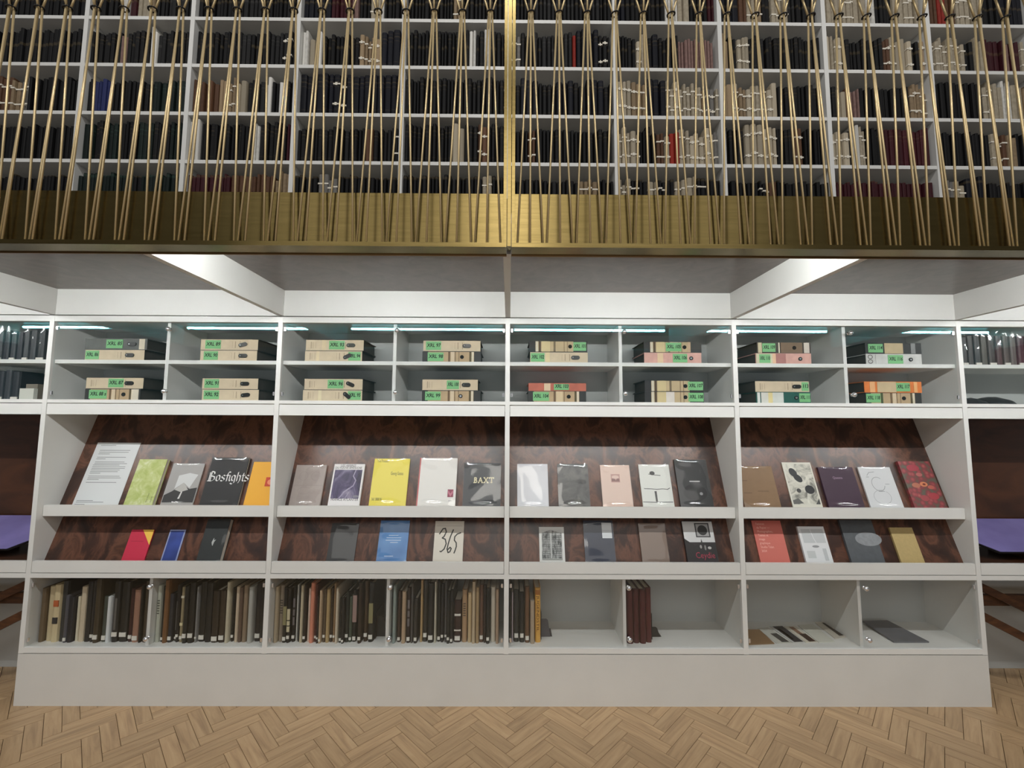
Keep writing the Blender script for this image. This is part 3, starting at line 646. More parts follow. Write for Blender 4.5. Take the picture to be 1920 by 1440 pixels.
for (pl_, pr_, py_, lv, tp, sty, st, tx, ho, cn, kw) in BIND:
    stack = ordn([160, 377, 570, 793, 992, 1208, 1417, 1623].index(min([160, 377, 570, 793, 992, 1208, 1417, 1623], key=lambda q: abs(q-pl_))))
    b_ = binder(pl_, pr_, py_, lv, tp, sty, st, tx, ho, '%s binder stickered %s, %s of the %s stack, %s glass shelf' % (cn.lower(), tx, 'top' if tp else 'bottom', stack, 'lower' if lv else 'upper'), **kw)
    if tx == 'XRL 116':
        mk = MB(); Wb = atY(pr_, py_, BY).x-atY(pl_, py_, BY).x
        for cz in (0.043, 0.018):
            for k in range(16):
                a0, a1 = 2*math.pi*k/16, 2*math.pi*(k+1)/16
                mk.stroke([(0.022+0.012*math.cos(a0), cz+0.010*math.sin(a0)), (0.022+0.012*math.cos(a1), cz+0.010*math.sin(a1))], 0.003, -0.0012)
        mk.rect(0.05, 0.0512, 0.003, 0.057, -0.0012)
        mk.build('spine_emblem', mat((70, 60, 60), 0.6, name='grey_ink'), b_, local=True)

# ------------------------------------------------------------------ books and prints on the sloped display
AU, AL = math.atan(UPS), math.atan(LOS)
def rgb(c, r=0.55, **k): return mat(c, r, **k)
def sleeve_mesh(w_, h_, t_, seed):
    rr = random.Random(seed); nx, nz = 18, 24; mb = MB(); vs = []; fs = []
    wv = [(rr.uniform(-45, 45), rr.uniform(20, 70), rr.uniform(0, 6.3), rr.uniform(.2, .45)) for _ in range(5)]
    for j in range(nz+1):
        for i in range(nx+1):
            u, v = i/nx, j/nz
            d = sum(a*math.sin(kx*u*w_+kz*v*h_+p) for kx, kz, p, a in wv)*0.0011
            edge = min(1, 6*min(u, 1-u))*min(1, 7*min(v, 1-v)+0.15)
            bulge = 0.0055*math.exp(-((v-0.07)/0.05)**2)*math.sin(math.pi*u)+0.0032*math.exp(-((v-0.95)/0.05)**2)*math.sin(math.pi*min(1, max(0, u*1.3-0.1)))
            vs.append((-0.002+u*(w_+0.004), -t_-0.0016-max(0.0, (d+0.0013)*edge)-bulge, v*(h_+0.003)))
    for j in range(nz):
        for i in range(nx): q = j*(nx+1)+i; fs.append((q, q+1, q+nx+2, q+nx+1))
    mb._add(vs, fs); return mb
def display(row, xl, xr, yb, yt, t, cover, label, cat='book', ops=(), sleeve=0, pages=True, xt=None, name='display_book', board=0.0025, sidepage=True):
    a = AU if row == 0 else AL; zf = (ML_FLOOR if row == 0 else LL_FLOOR)+0.0006
    up = Vector((0, math.sin(a), math.cos(a))); n = Vector((0, -math.cos(a), math.sin(a)))
    P = Vector((0, slope(row, zf), zf))
    Q = P+n*t
    L, R = atP(xl, yb, Q, n), atP(xr, yb, Q, n)
    xm = (xl+xr)/2 if xt is None else xt
    T = atP(xm, yt, Q, n)
    w_ = R.x-L.x; h_ = (T-Q).dot(up)
    loc = (L.x, P.y-0.0006, zf)
    o = thing(name, label, cat, loc, (-a, 0, 0))
    cm = cover if not isinstance(cover, tuple) else rgb(cover)
    if pages and t > 0.006:
        mb = MB().box(0, w_, -t, -t+board, 0, h_).box(0, w_, -board, 0, 0, h_).box(0, board, -t+board, -board, 0, h_)
        mb.build('cover', cm, o, local=True)
        MB().box(board, w_-0.002, -t+board, -board, 0.002, h_-0.002).build('pages', PAGES, o, local=True)
    else:
        MB().box(0, w_, -t, 0, 0, h_).build('cover' if t > 0.003 else 'sheet', cm, o, local=True)
    y = -t-0.0005; k = 0
    for op in ops:
        yy = y-0.00008*k; k += 1; mb = MB(); knd = op[0]; c = op[-1]; mm = c if not isinstance(c, tuple) else rgb(c); nm = 'print'
        if knd == 'rect': mb.rect(op[1]*w_, op[2]*w_, op[3]*h_, op[4]*h_, yy)
        elif knd == 'ell': mb.ell(op[1]*w_, op[2]*h_, op[3]*w_, op[4]*h_, yy, 20, op[5] if len(op) > 6 else 0)
        elif knd == 'poly': mb.flat([(u*w_, v*h_) for u, v in op[1]], yy)
        elif knd == 'lines':
            nm = 'text_lines'
            for u0, u1, v in op[1]: mb.rect(u0*w_, u1*w_, v*h_-op[2]/2, v*h_+op[2]/2, yy)
        elif knd == 'text':
            nm = 'lettering'
            for (s, u, v, size, sx) in op[1]: put_text(mb, s, u*w_, v*h_, yy, size, sx, 0, 'LEFT', op[2])
        elif knd == 'pen':
            nm = 'lettering'
            for st in op[1]: mb.stroke([(u*w_, v*h_) for u, v in st], op[2], yy)
        elif knd == 'nib':
            nm = 'lettering'; ox, oz, s = op[1]*w_, op[2]*h_, op[3]
            for st in op[4]: mb.stroke([(ox+u*s, oz+v*s) for u, v in st], 0.21*s, yy, math.radians(42))
        elif knd == 'ringline':
            cx, cz, rx, rz, a0, a1 = op[1]
            pts = [(cx*w_+rx*w_*math.cos(a0+(a1-a0)*i/24), cz*h_+rz*h_*math.sin(a0+(a1-a0)*i/24)) for i in range(25)]
            mb.stroke(pts, op[2], yy)
        mb.build(nm, mm, o, local=True)
    if sleeve: sleeve_mesh(w_, h_, t, sleeve).build('plastic_sleeve', SLEEVE, o, local=True, smooth=True)
    return o

# lettering drawn with a broad nib: B o s f i g h t s
GL = {'B': ([[(.12,1.45),(.12,.1)], [(.34,1.5),(.34,.05)], [(-.1,1.3),(.3,1.62),(.75,1.5),(.85,1.2),(.42,.86)], [(.42,.86),(.95,.7),(.98,.25),(.55,.02),(-.08,.06)]], 1.2),
      'o': ([[(.1,.85),(.1,.2),(.35,.02),(.62,.2),(.62,.8),(.38,1.0),(.1,.85)]], .82), 's': ([[(.62,.88),(.36,1.0),(.12,.8),(.18,.6),(.58,.42),(.6,.2),(.3,.0),(.04,.14)]], .78),
      'f': ([[(.62,1.45),(.36,1.55),(.24,1.25),(.24,.0)], [(.0,.95),(.55,.95)]], .5), 'i': ([[(.15,.98),(.15,.18),(.32,.02)], [(.12,1.32),(.24,1.42)]], .42),
      'g': ([[(.1,.85),(.1,.25),(.35,.05),(.6,.25),(.6,.8),(.36,1.0),(.1,.85)], [(.62,.95),(.62,-.25),(.34,-.48),(.02,-.32)]], .82),
      'h': ([[(.16,1.5),(.16,.0)], [(.16,.75),(.42,1.0),(.64,.8),(.64,.1),(.46,-.3)]], .86), 't': ([[(.22,1.35),(.22,.15),(.42,.0)], [(.0,.95),(.48,.95)]], .54)}
def nibword(wd):
    st = []; x = 0
    for ch in wd:
        g, adv = GL[ch]; st += [[(a+x, b) for a, b in p] for p in g]; x += adv
    return st, x
BW, BWL = nibword('Bosfights')
def serif(wd, x, z, h):
    S = {'B': ([('v', .18), [(.18,1),(.5,.98),(.58,.8),(.5,.56),(.18,.53)], [(.18,.53),(.56,.5),(.66,.27),(.54,.03),(.18,0)]], .95),
         'A': ([[(.05,.0),(.42,1.0)], [(.42,1.0),(.8,.0)], [(.18,.36),(.68,.36)], [(-.06,0),(.17,0)], [(.64,0),(.96,0)]], 1.1),
         'X': ([[(.08,1),(.78,0)], [(.74,1),(.1,0)], [(-.04,1),(.24,1)], [(.62,1),(.88,1)], [(-.02,0),(.24,0)], [(.62,0),(.92,0)]], 1.1),
         'T': ([('v', .42), [(.0,1),(.84,1)], [(.0,1),(.0,.8)], [(.84,1),(.84,.8)], [(.26,0),(.58,0)]], .9)}
    out = []
    for ch in wd:
        g, adv = S[ch]
        for p in g:
            if p[0] == 'v': out += [[(x+p[1]*h, z), (x+p[1]*h, z+h)], [(x+(p[1]+.05)*h, z), (x+(p[1]+.05)*h, z+h)], [(x+(p[1]-.16)*h, z), (x+(p[1]+.16)*h, z)]]
            else: out.append([(x+a*h, z+b*h) for a, b in p])
        x += adv*h
    return out

GRN = ramp_mat('cover_lime', [(0.35, (172, 186, 104)), (0.55, (194, 204, 136)), (0.75, (222, 226, 192))], 24, 4, 0.5, 0.5)
PHOTO_P = ramp_mat('photo_violet', [(0.3, (36, 32, 50)), (0.5, (84, 76, 108)), (0.72, (150, 142, 164))], 14, 5, 1.2, 0.4, 0, (1, 1, 0.6))
PHOTO_G = ramp_mat('photo_grey', [(0.3, (52, 52, 52)), (0.5, (82, 82, 80)), (0.75, (112, 110, 104))], 14, 6, 0.8, 0.4)
PHOTO_B = ramp_mat('photo_building', [(0.35, (70, 74, 72)), (0.5, (150, 152, 150)), (0.7, (196, 198, 196))], 40, 3, 0.0, 0.5, 0, (2.2, 1, 0.8))
FLORAL = ramp_mat('floral_red', [(0.0, (172, 112, 96)), (0.25, (160, 72, 76)), (0.5, (128, 58, 62)), (0.68, (104, 76, 68)), (0.85, (92, 90, 78))], 38, 2, 0, 0.45, 0.2, kind='voronoi')
ABSTR = ramp_mat('ink_wash', [(0.35, (118, 118, 110)), (0.5, (200, 198, 186)), (0.7, (222, 220, 208))], 16, 5, 1.4, 0.5)
MAUVE = mat((170, 158, 152), 0.5, noise=0.06, nscale=26, name='mauve_cover')
KHAKI = mat((140, 110, 78), 0.5, noise=0.05, nscale=30, name='kraft_cover')
BLUEG = ramp_mat('cover_blue', [(0.3, (58, 108, 170)), (0.6, (98, 150, 206))], 5, 2, 0, 0.4)
NAVYG = mat((46, 52, 70), 0.35, noise=0.12, nscale=16, name='navy_cover')
DK = (44, 44, 45); WH = (226, 226, 224); GR = (140, 142, 144)
txt_l = [(0.10, .45, .955), (.12, .82, .875), (.12, .80, .845), (.12, .38, .818), (.12, .78, .765), (.12, .33, .738), (.12, .79, .69), (.12, .86, .665), (.10, .70, .642), (.10, .85, .616), (.10, .85, .59), (.10, .75, .566), (.10, .72, .54), (.10, .34, .516), (.10, .80, .47), (.10, .84, .444), (.10, .36, .42), (.10, .78, .375), (.06, .42, .105), (.06, .66, .083), (.05, .27, .05)]
U, D_ = 0, 1
display(U, 135, 221, 947, 830, 0.0012, (214, 217, 218), 'tall white information sheet with grey paragraphs leaning at the far left', 'paper sheet', [('lines', txt_l, .0032, GR), ], name='information_sheet', xt=222)
display(U, 231, 285, 947, 861, 0.022, GRN, 'lime green mottled paperback with pale page edges beside the information sheet', ops=[('text', [('The Green', .78, .10, .011, 1.0), ('Journal', .92, .10, .011, 1.0)], math.pi/2, (60, 74, 40))])
display(U, 300, 361, 947, 869, 0.006, (176, 174, 172), 'grey photo cover of a folded white napkin over a dark suit', ops=[
    ('poly', [(.02, .12), (.98, .12), (.98, .45), (.75, .42), (.5, .52), (.22, .36), (.02, .28)], (58, 58, 58)), ('poly', [(.28, .42), (.3, .72), (.62, .78), (.9, .74), (.74, .44), (.52, .56)], (222, 224, 224)),
    ('poly', [(.3, .40), (.52, .56), (.72, .40), (.5, .35)], (196, 194, 190)), ('poly', [(.47, .2), (.52, .36), (.56, .36), (.53, .2)], WH)], sleeve=3)
display(U, 373, 445, 947, 858, 0.016, DK, 'black sleeved book with white blackletter title Bosfights', ops=[('nib', .045, .52, 0.222/BWL, BW, (236, 236, 234))], sleeve=5, board=0.003)
display(U, 456, 524, 947, 866, 0.008, (238, 176, 56), 'amber yellow book with a small red square emblem half behind the upright', ops=[('rect', .46, .76, .46, .66, (196, 62, 34)), ('ell', .60, .555, .085, .06, (244, 150, 110)), ('ell', .625, .575, .035, .022, (196, 62, 34))])
display(U, 541, 599, 948, 872, 0.012, MAUVE, 'mauve grey sleeved paperback at the left of the second unit', sleeve=7, ops=[('lines', [(.05, .95, .52)], .0012, (150, 138, 134)), ('ringline', (.3, .74, .14, .1, 0, 6.28), .0012, (152, 140, 136)), ('ringline', (.7, .74, .14, .1, 0, 6.28), .0012, (152, 140, 136)), ('ringline', (.4, .4, .2, .08, 0, 6.28), .0012, (152, 140, 136))])
display(U, 614, 673, 948, 870, 0.014, (232, 230, 230), 'white book with violet aerial photograph and black capitals around it', ops=[('rect', .05, .95, .215, .865, PHOTO_P), ('pen', [[(.30, .2), (.45, .35), (.72, .5), (.78, .62), (.68, .72), (.74, .86)]], .006, (160, 152, 176)), ('pen', [[(.42, .35), (.6, .45)], [(.5, .2), (.62, .36)]], .003, (170, 164, 184)), ('ell', .85, .26, .1, .03, (130, 128, 140)),
    ('text', [('LES ARBRES', .22, .935, .019, .86), ('DU FLEUVE AMOUCHE', .05, .885, .017, .84), ('FRANCE ATLANTER', .07, .165, .018, .92)], 0, (52, 50, 56))])
display(U, 691, 760, 948, 860, 0.008, (240, 224, 92), 'bright yellow book with condensed black title The Process', ops=[('text', [('The Process', .08, .925, .024, .52), ('Georg Gatsas', .50, .665, .026, .48)], 0, (52, 48, 18)), ('text', [('360 3000 N', .05, .155, .022, .52)], 0, (30, 28, 14)), ('lines', [(.40, .60, .145)], .002, (120, 112, 40))], sleeve=9)
display(U, 780, 853, 948, 859, 0.016, (233, 231, 226), 'large white sleeved book with red spine and small crimson stamp', ops=[('rect', 0, .03, 0, 1, (196, 92, 92)), ('rect', .79, .94, .22, .37, (140, 44, 74)), ('poly', [(.80, .36), (.865, .29), (.93, .36), (.93, .30), (.865, .23), (.80, .30)], (196, 110, 132)), ('lines', [(.82, .91, .15)], .004, (180, 176, 176))], sleeve=11)
hb = 0.021
display(U, 867, 938, 948, 868, 0.012, (60, 62, 65), 'charcoal book with pale serif title BAXT', ops=[('pen', [], .001, DK)], sleeve=13, name='display_book')
bx_ = [o for o in bpy.data.objects if o.type == 'EMPTY' and o.get('label', '').endswith('BAXT')][0]
cv = [c for c in bx_.children if c.name.startswith('cover')][0]; wB = max(v.co.x for v in cv.data.vertices); hB = max(v.co.z for v in cv.data.vertices)
for c in list(bx_.children):
    if c.name.startswith('lettering'): bpy.data.objects.remove(c)
mb = MB()
for st in serif('BAXT', wB*0.27, hB*0.56, wB*0.135): mb.stroke(st, wB*0.026, -0.0127)
mb.build('lettering', rgb((232, 224, 188)), bx_, local=True)
display(U, 970, 1029, 950, 870, 0.006, (224, 225, 230), 'plain white sleeved book at the left of the third unit', sleeve=15)
display(U, 1048, 1107, 950, 870, 0.008, PHOTO_G, 'dark grey photo book in a shiny plastic sleeve', sleeve=17, ops=[('lines', [(.12, .75, .5), (.2, .9, .47)], .002, (58, 58, 58))])
display(U, 1131, 1188, 950, 872, 0.007, (228, 202, 188), 'pale pink booklet with a small square portrait print', sleeve=19, ops=[('rect', .34, .64, .60, .79, (196, 156, 146)), ('poly', [(.36, .62), (.36, .68), (.46, .69), (.5, .64), (.54, .69), (.62, .68), (.62, .62)], (140, 104, 100)), ('ell', .49, .72, .12, .04, (226, 200, 188))])
display(U, 1206, 1265, 950, 871, 0.007, (226, 228, 222), 'white book with black ink stains and crease lines', sleeve=21, ops=[('ell', .42, .80, .085, .045, (52, 52, 50)), ('pen', [[(.3, .78), (.5, .76), (.68, .75)], [(.1, .455), (.3, .45), (.5, .44), (.7, .45), (.85, .44), (.93, .47)], [(.02, .165), (.5, .155), (.97, .165)]], .0032, (44, 44, 44)), ('poly', [(.43, .17), (.42, .40), (.49, .40), (.49, .17)], (72, 72, 70))])
display(U, 1277, 1339, 950, 862, 0.01, (54, 55, 56), 'black sleeved book with a short white title bar at the right of the third unit', sleeve=23, ops=[('lines', [(.38, .70, .555)], .0055, (200, 200, 200)), ('ell', .5, .33, .36, .17, (40, 40, 41)), ('ell', .68, .31, .05, .03, (150, 150, 150))])
display(U, 1397, 1465, 951, 874, 0.006, KHAKI, 'brown kraft paper booklet at the left of the rightmost unit', sleeve=25, ops=[('lines', [(.05, .22, .66), (.05, .28, .38), (.45, .76, .42)], .0022, (96, 72, 48))], xt=1424)
display(U, 1487, 1543, 951, 867, 0.005, (214, 212, 200), 'cream book with black blots and grey ink wash', ops=[('rect', .05, .95, .12, .96, ABSTR), ('ell', .30, .78, .12, .10, 0.5, 0, (50, 52, 54)), ('ell', .42, .66, .17, .07, -0.8, 0, (44, 46, 48)), ('ell', .72, .42, .16, .09, (40, 42, 44)), ('ell', .34, .40, .075, .045, (60, 60, 60)), ('poly', [(.05, .12), (.05, .2), (.25, .24), (.4, .14)], (96, 96, 94)), ('poly', [(.8, .12), (.95, .12), (.95, .24)], (70, 72, 70))], xt=1501)
display(U, 1555, 1622, 951, 876, 0.012, (66, 44, 62), 'dark purple sleeved book with tiny pale title', sleeve=27, ops=[('text', [('Queens', .34, .72, .019, .9)], 0, (176, 150, 172))], xt=1578)
display(U, 1633, 1695, 951, 876, 0.008, (222, 224, 226), 'white book with faint grey outline of numerals and circles', sleeve=29, ops=[('ringline', (.46, .60, .19, .16, 0.9, 6.0), .0028, (160, 162, 164)), ('ringline', (.46, .30, .26, .16, 1.2, 7.2), .0024, (184, 186, 188)), ('pen', [[(.20, .80), (.28, .87), (.45, .885)], [(.16, .765), (.24, .765)], [(.68, .60), (.80, .60)], [(.40, .43), (.58, .43)]], .0026, (150, 152, 154))], xt=1646)
display(U, 1715, 1776, 951, 865, 0.018, FLORAL, 'red floral patterned book at the far right of the display', ops=[('ell', .55, .52, .12, .05, (206, 128, 88)), ('ell', .56, .52, .05, .02, (120, 50, 40)), ('ell', .30, .50, .13, .05, (176, 110, 88)), ('ell', .74, .46, .1, .04, (186, 96, 84)), ('ell', .72, .28, .16, .07, (168, 62, 70)), ('ell', .42, .24, .13, .06, (160, 70, 74)), ('ell', .52, .72, .1, .04, (176, 100, 98)), ('ell', .4, .86, .2, .07, (166, 64, 76))], xt=1722)
display(D_, 227, 270, 1051, 993, 0.006, (200, 44, 74), 'crimson booklet with a yellow folded corner on the lower left ledge', ops=[('poly', [(.50, 1.0), (1.0, 1.0), (1.0, .55)], (244, 196, 82)), ('lines', [(.14, .70, .66)], .0016, (150, 28, 50))], xt=266, sleeve=0)
display(D_, 301, 331, 1051, 993, 0.004, (150, 160, 200), 'narrow blue leaflet with a pale border', ops=[('rect', .08, .92, .05, .96, ramp_mat('leaflet_blue', [(0.3, (36, 48, 92)), (0.6, (62, 82, 160))], 6, 2, 0, 0.4))], xt=330)
display(D_, 368, 412, 1051, 973, 0.03, (44, 48, 48), 'thick black sleeved book with white page edges on the lower ledge', ops=[('poly', [(.44, .48), (.5, .58), (.52, .52), (.60, .54), (.54, .48), (.52, .40), (.48, .42)], (190, 196, 194))], sleeve=31, xt=405)
display(D_, 611, 663, 1053, 981, 0.006, (62, 62, 62), 'dark grey booklet in crinkled plastic on the lower ledge', sleeve=33, xt=646)
display(D_, 705, 761, 1053, 976, 0.007, BLUEG, 'sky blue booklet with small white centred lines', sleeve=35, ops=[('lines', [(.33, .66, .66), (.26, .76, .605), (.24, .76, .55), (.40, .66, .50), (.25, .55, .20)], .0028, (206, 220, 236))], xt=738)
S365 = [[(.17, .70), (.28, .82), (.36, .83), (.40, .75), (.33, .64), (.27, .61), (.38, .58), (.42, .48), (.36, .36), (.26, .30), (.22, .31)], [(.64, .80), (.55, .64), (.49, .48), (.46, .36), (.50, .28), (.56, .30), (.60, .37), (.56, .40), (.49, .35)], [(.90, .73), (.78, .70), (.70, .64), (.69, .56), (.76, .50), (.77, .42), (.73, .32), (.70, .27)]]
display(D_, 811, 867, 1053, 977, 0.006, (218, 212, 200), 'cream booklet with handwritten numerals 365', ops=[('pen', S365, .0062, (62, 62, 58)), ('lines', [(.05, .95, .885)], .003, (196, 190, 180))], sleeve=0, xt=843)
BO = [('rect', .10, .90, .17, .93, PHOTO_B), ('poly', [(.10, .93), (.10, .84), (.45, .92), (.9, .84), (.9, .93)], (214, 216, 214))]
BO += [('lines', [(.13, .43, .22+.045*i) for i in range(14)], .0030, (88, 90, 88)), ('lines', [(.50, .87, .22+.045*i) for i in range(13)], .0030, (70, 72, 72)), ('rect', .44, .49, .17, .90, (190, 192, 190)), ('rect', .10, .90, .14, .185, (150, 152, 148))]
display(D_, 1012, 1060, 1054, 988, 0.006, (222, 223, 220), 'white booklet with grey photograph of a tower block', ops=BO, xt=1034)
display(D_, 1098, 1155, 1054, 976, 0.01, NAVYG, 'dark navy sleeved book with a white label at its corner', sleeve=37, ops=[('rect', .62, .95, .60, .95, (216, 222, 226)), ('lines', [(.64, .93, .77)], .0015, (170, 178, 184))], xt=1123)
display(D_, 1205, 1256, 1054, 981, 0.014, (134, 116, 104), 'plain taupe sleeved book on the lower ledge', sleeve=39, xt=1222)
CEY = [('rect', 0, 1, .52, .99, (206, 207, 208)), ('poly', [(0, .60), (.32, .44), (.55, .52), (1, .48), (1, .14), (0, .14)], (42, 40, 40)), ('rect', .40, .88, .63, .955, (60, 60, 62)), ('rect', .44, .84, .655, .93, (158, 158, 158)), ('ell', .64, .79, .16, .115, (50, 50, 50)),
       ('poly', [(.52, .50), (.55, .60), (.585, .50)], (56, 54, 56)), ('ell', .50, .42, .035, .04, (150, 148, 146)), ('ell', .64, .40, .03, .06, (128, 126, 124)), ('ell', .78, .395, .06, .03, (180, 178, 176)), ('text', [('Ceydie', .28, .17, .042, .86)], 0, (158, 56, 76))]
display(D_, 1290, 1348, 1054, 977, 0.016, (52, 46, 48), 'book with framed oval portrait photo and red title Ceydie', ops=CEY, xt=1314)
display(D_, 1426, 1482, 1054, 976, 0.005, (204, 112, 100), 'salmon pink booklet with a column of pale text', ops=[('text', [(s, .12, .90-.085*i, .0165, .85) for i, s in enumerate(['Femmes', 'de Papier \u2014', 'Photographies,', 'Textes et', 'image', 'graphique', 'Studio Talan', '2024'])], 0, (240, 190, 176))], xt=1443)
display(D_, 1512, 1563, 1054, 987, 0.012, (222, 224, 226), 'small white book with pale grey diagrams', ops=[('rect', .10, .93, .58, .93, (196, 200, 202)), ('ell', .50, .49, .13, .03, (150, 152, 154)), ('rect', .12, .42, .2, .38, (198, 202, 202)), ('rect', .72, .86, .14, .44, (190, 194, 196)), ('pen', [[(.45, .92), (.5, .7), (.56, .58)]], .003, (228, 230, 232))], xt=1522)
display(D_, 1597, 1660, 1054, 975, 0.014, mat((88, 92, 96), 0.45, noise=0.1, nscale=40, name='slate_cover'), 'slate grey book with a pale oval shape on its cover', ops=[('ell', .72, .58, .40, .15, mat((140, 144, 148), 0.5, noise=0.12, nscale=60, name='pale_oval'))], xt=1612)
display(D_, 1690, 1734, 1054, 989, 0.010, mat((186, 164, 112), 0.5, noise=0.05, nscale=80, name='gold_cover'), 'plain straw gold book at the right end of the lower ledge', xt=1694)

# ------------------------------------------------------------------ books in the bottom cabinets
BBY = 0.055
K = (27, 26, 27); DG = (40, 46, 44); CRM = (200, 188, 160)
B1 = [(70, 79, 1103, (124, 104, 78), 0, 'tan'), (80, 92, 1101, (196, 180, 146), 0, 'cream'), (93, 106, 1097, (206, 190, 152), 'blocks', 'cream'), (106, 117, 1091, (74, 78, 80), 0, 'slate grey'),
      (118, 125, 1116, (92, 94, 104), 1, 'blue grey'), (125, 135, 1119, (36, 40, 56), 0, 'navy'), (136, 142, 1120, (210, 202, 180), 0, 'thin cream'), (143, 154, 1101, (202, 188, 164), 0, 'cream'),
      (154, 165, 1091, (40, 40, 44), 0, 'black'), (166, 173, 1089, (56, 56, 60), 1, 'charcoal'), (174, 185, 1085, (96, 78, 50), 1, 'olive brown'), (187, 197, 1119, (78, 86, 78), 1, 'grey green'),
      (198, 205, 1118, (214, 218, 220), 0, 'thin white'), (206, 219, 1090, K, 'bar', 'black'), (219, 236, 1092, K, 1, 'black'), (237, 245, 1104, (86, 32, 34), 1, 'dark red'),
      (245, 258, 1106, (150, 112, 94), 1, 'pinkish tan'), (259, 264, 1098, (44, 38, 34), 0, 'dark brown'), (265, 277, 1090, (92, 74, 50), 0, 'olive brown')]
B2 = [(289, 297, 1098, (186, 190, 176), 'marks', 'pale grey green'), (298, 304, 1100, K, 1, 'black'), (304, 313, 1087, (140, 96, 56), 0, 'amber brown'), (313, 321, 1114, (60, 64, 76), 1, 'blue grey'),
      (322, 327, 1100, K, 'bar', 'black'), (327, 333, 1096, (42, 40, 42), 1, 'black'), (334, 341, 1101, (150, 138, 108), 'dots', 'beige'), (342, 351, 1098, (32, 36, 34), 1, 'green black'),
      (351, 363, 1092, K, 1, 'black'), (364, 368, 1100, (128, 128, 128), 1, 'thin grey'), (368, 381, 1092, K, 1, 'wide black'), (381, 394, 1094, (26, 26, 30), 0, 'black'), (394, 408, 1108, (64, 48, 32), 1, 'dark brown'),
      (408, 420, 1107, (82, 62, 42), 1, 'brown'), (421, 428, 1091, (190, 182, 160), 0, 'cream'), (429, 435, 1104, K, 1, 'black'), (437, 444, 1101, (196, 178, 156), 0, 'cream'), (444, 451, 1102, (116, 92, 78), 0, 'brown'),
      (451, 460, 1098, (136, 118, 98), 0, 'tan'), (463, 472, 1100, (172, 172, 166), 0, 'light grey'), (473, 485, 1096, (34, 30, 34), 1, 'black'), (485, 492, 1099, K, 0, 'black')]
B3 = [(512, 519, 1100, (170, 154, 130), 0, 'beige'), (519, 528, 1099, (136, 124, 108), 'marks', 'grey beige'), (528, 536, 1102, K, 'olive', 'black'), (536, 543, 1103, K, 'cream', 'black'), (544, 551, 1100, K, 'greys', 'black'),
      (552, 555, 1098, (206, 206, 200), 0, 'thin white'), (556, 560, 1098, K, 0, 'thin black'), (560, 566, 1098, (190, 178, 152), 0, 'beige'), (566, 572, 1096, (58, 44, 36), 1, 'dark brown'), (573, 579, 1105, (214, 190, 174), 0, 'pale pink'),
      (579, 587, 1093, (206, 132, 108), 0, 'salmon'), (587, 592, 1097, (126, 54, 54), 1, 'dark red'), (593, 597, 1117, (70, 54, 44), 1, 'brown'), (597, 602, 1106, (184, 160, 132), 1, 'tan'), (603, 609, 1105, (108, 90, 70), 1, 'brown'),
      (609, 616, 1105, (170, 146, 104), 0, 'straw'), (616, 622, 1104, (96, 74, 54), 1, 'brown'), (622, 627, 1095, (140, 112, 82), 1, 'tan'), (628, 633, 1102, (204, 192, 172), 0, 'pale cream'), (634, 640, 1122, K, 1, 'black'), (640, 645, 1120, (36, 34, 38), 1, 'black'),
      (645, 652, 1110, (42, 52, 46), 1, 'dark green'), (652, 658, 1120, (84, 96, 82), 1, 'grey green'), (658, 666, 1108, K, 'pink', 'black'), (670, 677, 1092, (70, 48, 32), 1, 'dark brown'), (679, 687, 1091, (104, 76, 48), 1, 'brown'), (688, 698, 1095, K, 'olive', 'black')]
B4 = [(735, 741, 1098, (142, 156, 152), 0, 'pale teal grey'), (743, 750, 1110, (92, 64, 50), 1, 'brown'), (752, 760, 1109, (172, 148, 122), 0, 'beige'), (761, 769, 1102, (52, 26, 28), 'greys', 'dark maroon'), (769, 774, 1094, (96, 92, 90), 0, 'grey'),
      (775, 782, 1122, (74, 68, 62), 1, 'grey brown'), (786, 791, 1089, (178, 150, 108), 0, 'tan'), (791, 800, 1090, (70, 66, 56), 1, 'dark olive'), (801, 812, 1094, K, 1, 'black'), (813, 817, 1091, (196, 190, 172), 0, 'thin cream'),
      (818, 825, 1092, K, 1, 'black'), (825, 831, 1096, (38, 32, 42), 1, 'violet black'), (832, 837, 1090, (92, 90, 92), 1, 'grey'), (837, 843, 1108, K, 1, 'black'), (843, 849, 1106, (42, 38, 38), 1, 'black'), (850, 864, 1127, (74, 34, 30), 'whites', 'maroon brown'),
      (865, 875, 1107, (164, 134, 102), 'marks', 'tan'), (876, 884, 1112, (190, 168, 130), 0, 'straw'), (884, 891, 1090, (186, 168, 140), 0, 'beige'), (891, 898, 1101, (160, 136, 102), 0, 'tan'), (898, 906, 1098, (116, 82, 64), 1, 'brown'),
      (906, 911, 1098, (60, 36, 36), 0, 'dark red'), (911, 918, 1102, K, 1, 'black'), (919, 929, 1103, (200, 194, 178), 0, 'wide cream'), (929, 935, 1104, (166, 140, 118), 0, 'pinkish tan')]
B5 = [(954, 958, 1104, K, 1, 'black'), (959, 962, 1112, (176, 164, 172), 0, 'thin lilac grey'), (963, 973, 1108, (58, 60, 58), 1, 'dark grey'), (974, 983, 1112, (24, 25, 26), 1, 'black'), (984, 993, 1101, (126, 90, 62), 1, 'brown'), (994, 1002, 1127, (168, 150, 130), 0, 'short beige'), (1003, 1014, 1104, (214, 164, 78), 'JUG', 'ochre yellow')]
B6 = [(1176, 1188, 1106, (124, 36, 44), 0, 'dark maroon'), (1188, 1200, 1105, (118, 35, 42), 0, 'dark maroon'), (1200, 1212, 1105, (122, 36, 43), 0, 'dark maroon'), (1212, 1224, 1104, (136, 42, 48), 0, 'dark maroon')]
CABN = ['left half of the leftmost bottom cabinet', 'right half of the leftmost bottom cabinet', 'left half of the second bottom cabinet', 'right half of the second bottom cabinet', 'bottom cabinet beside the central upright', 'half-empty third bottom cabinet']
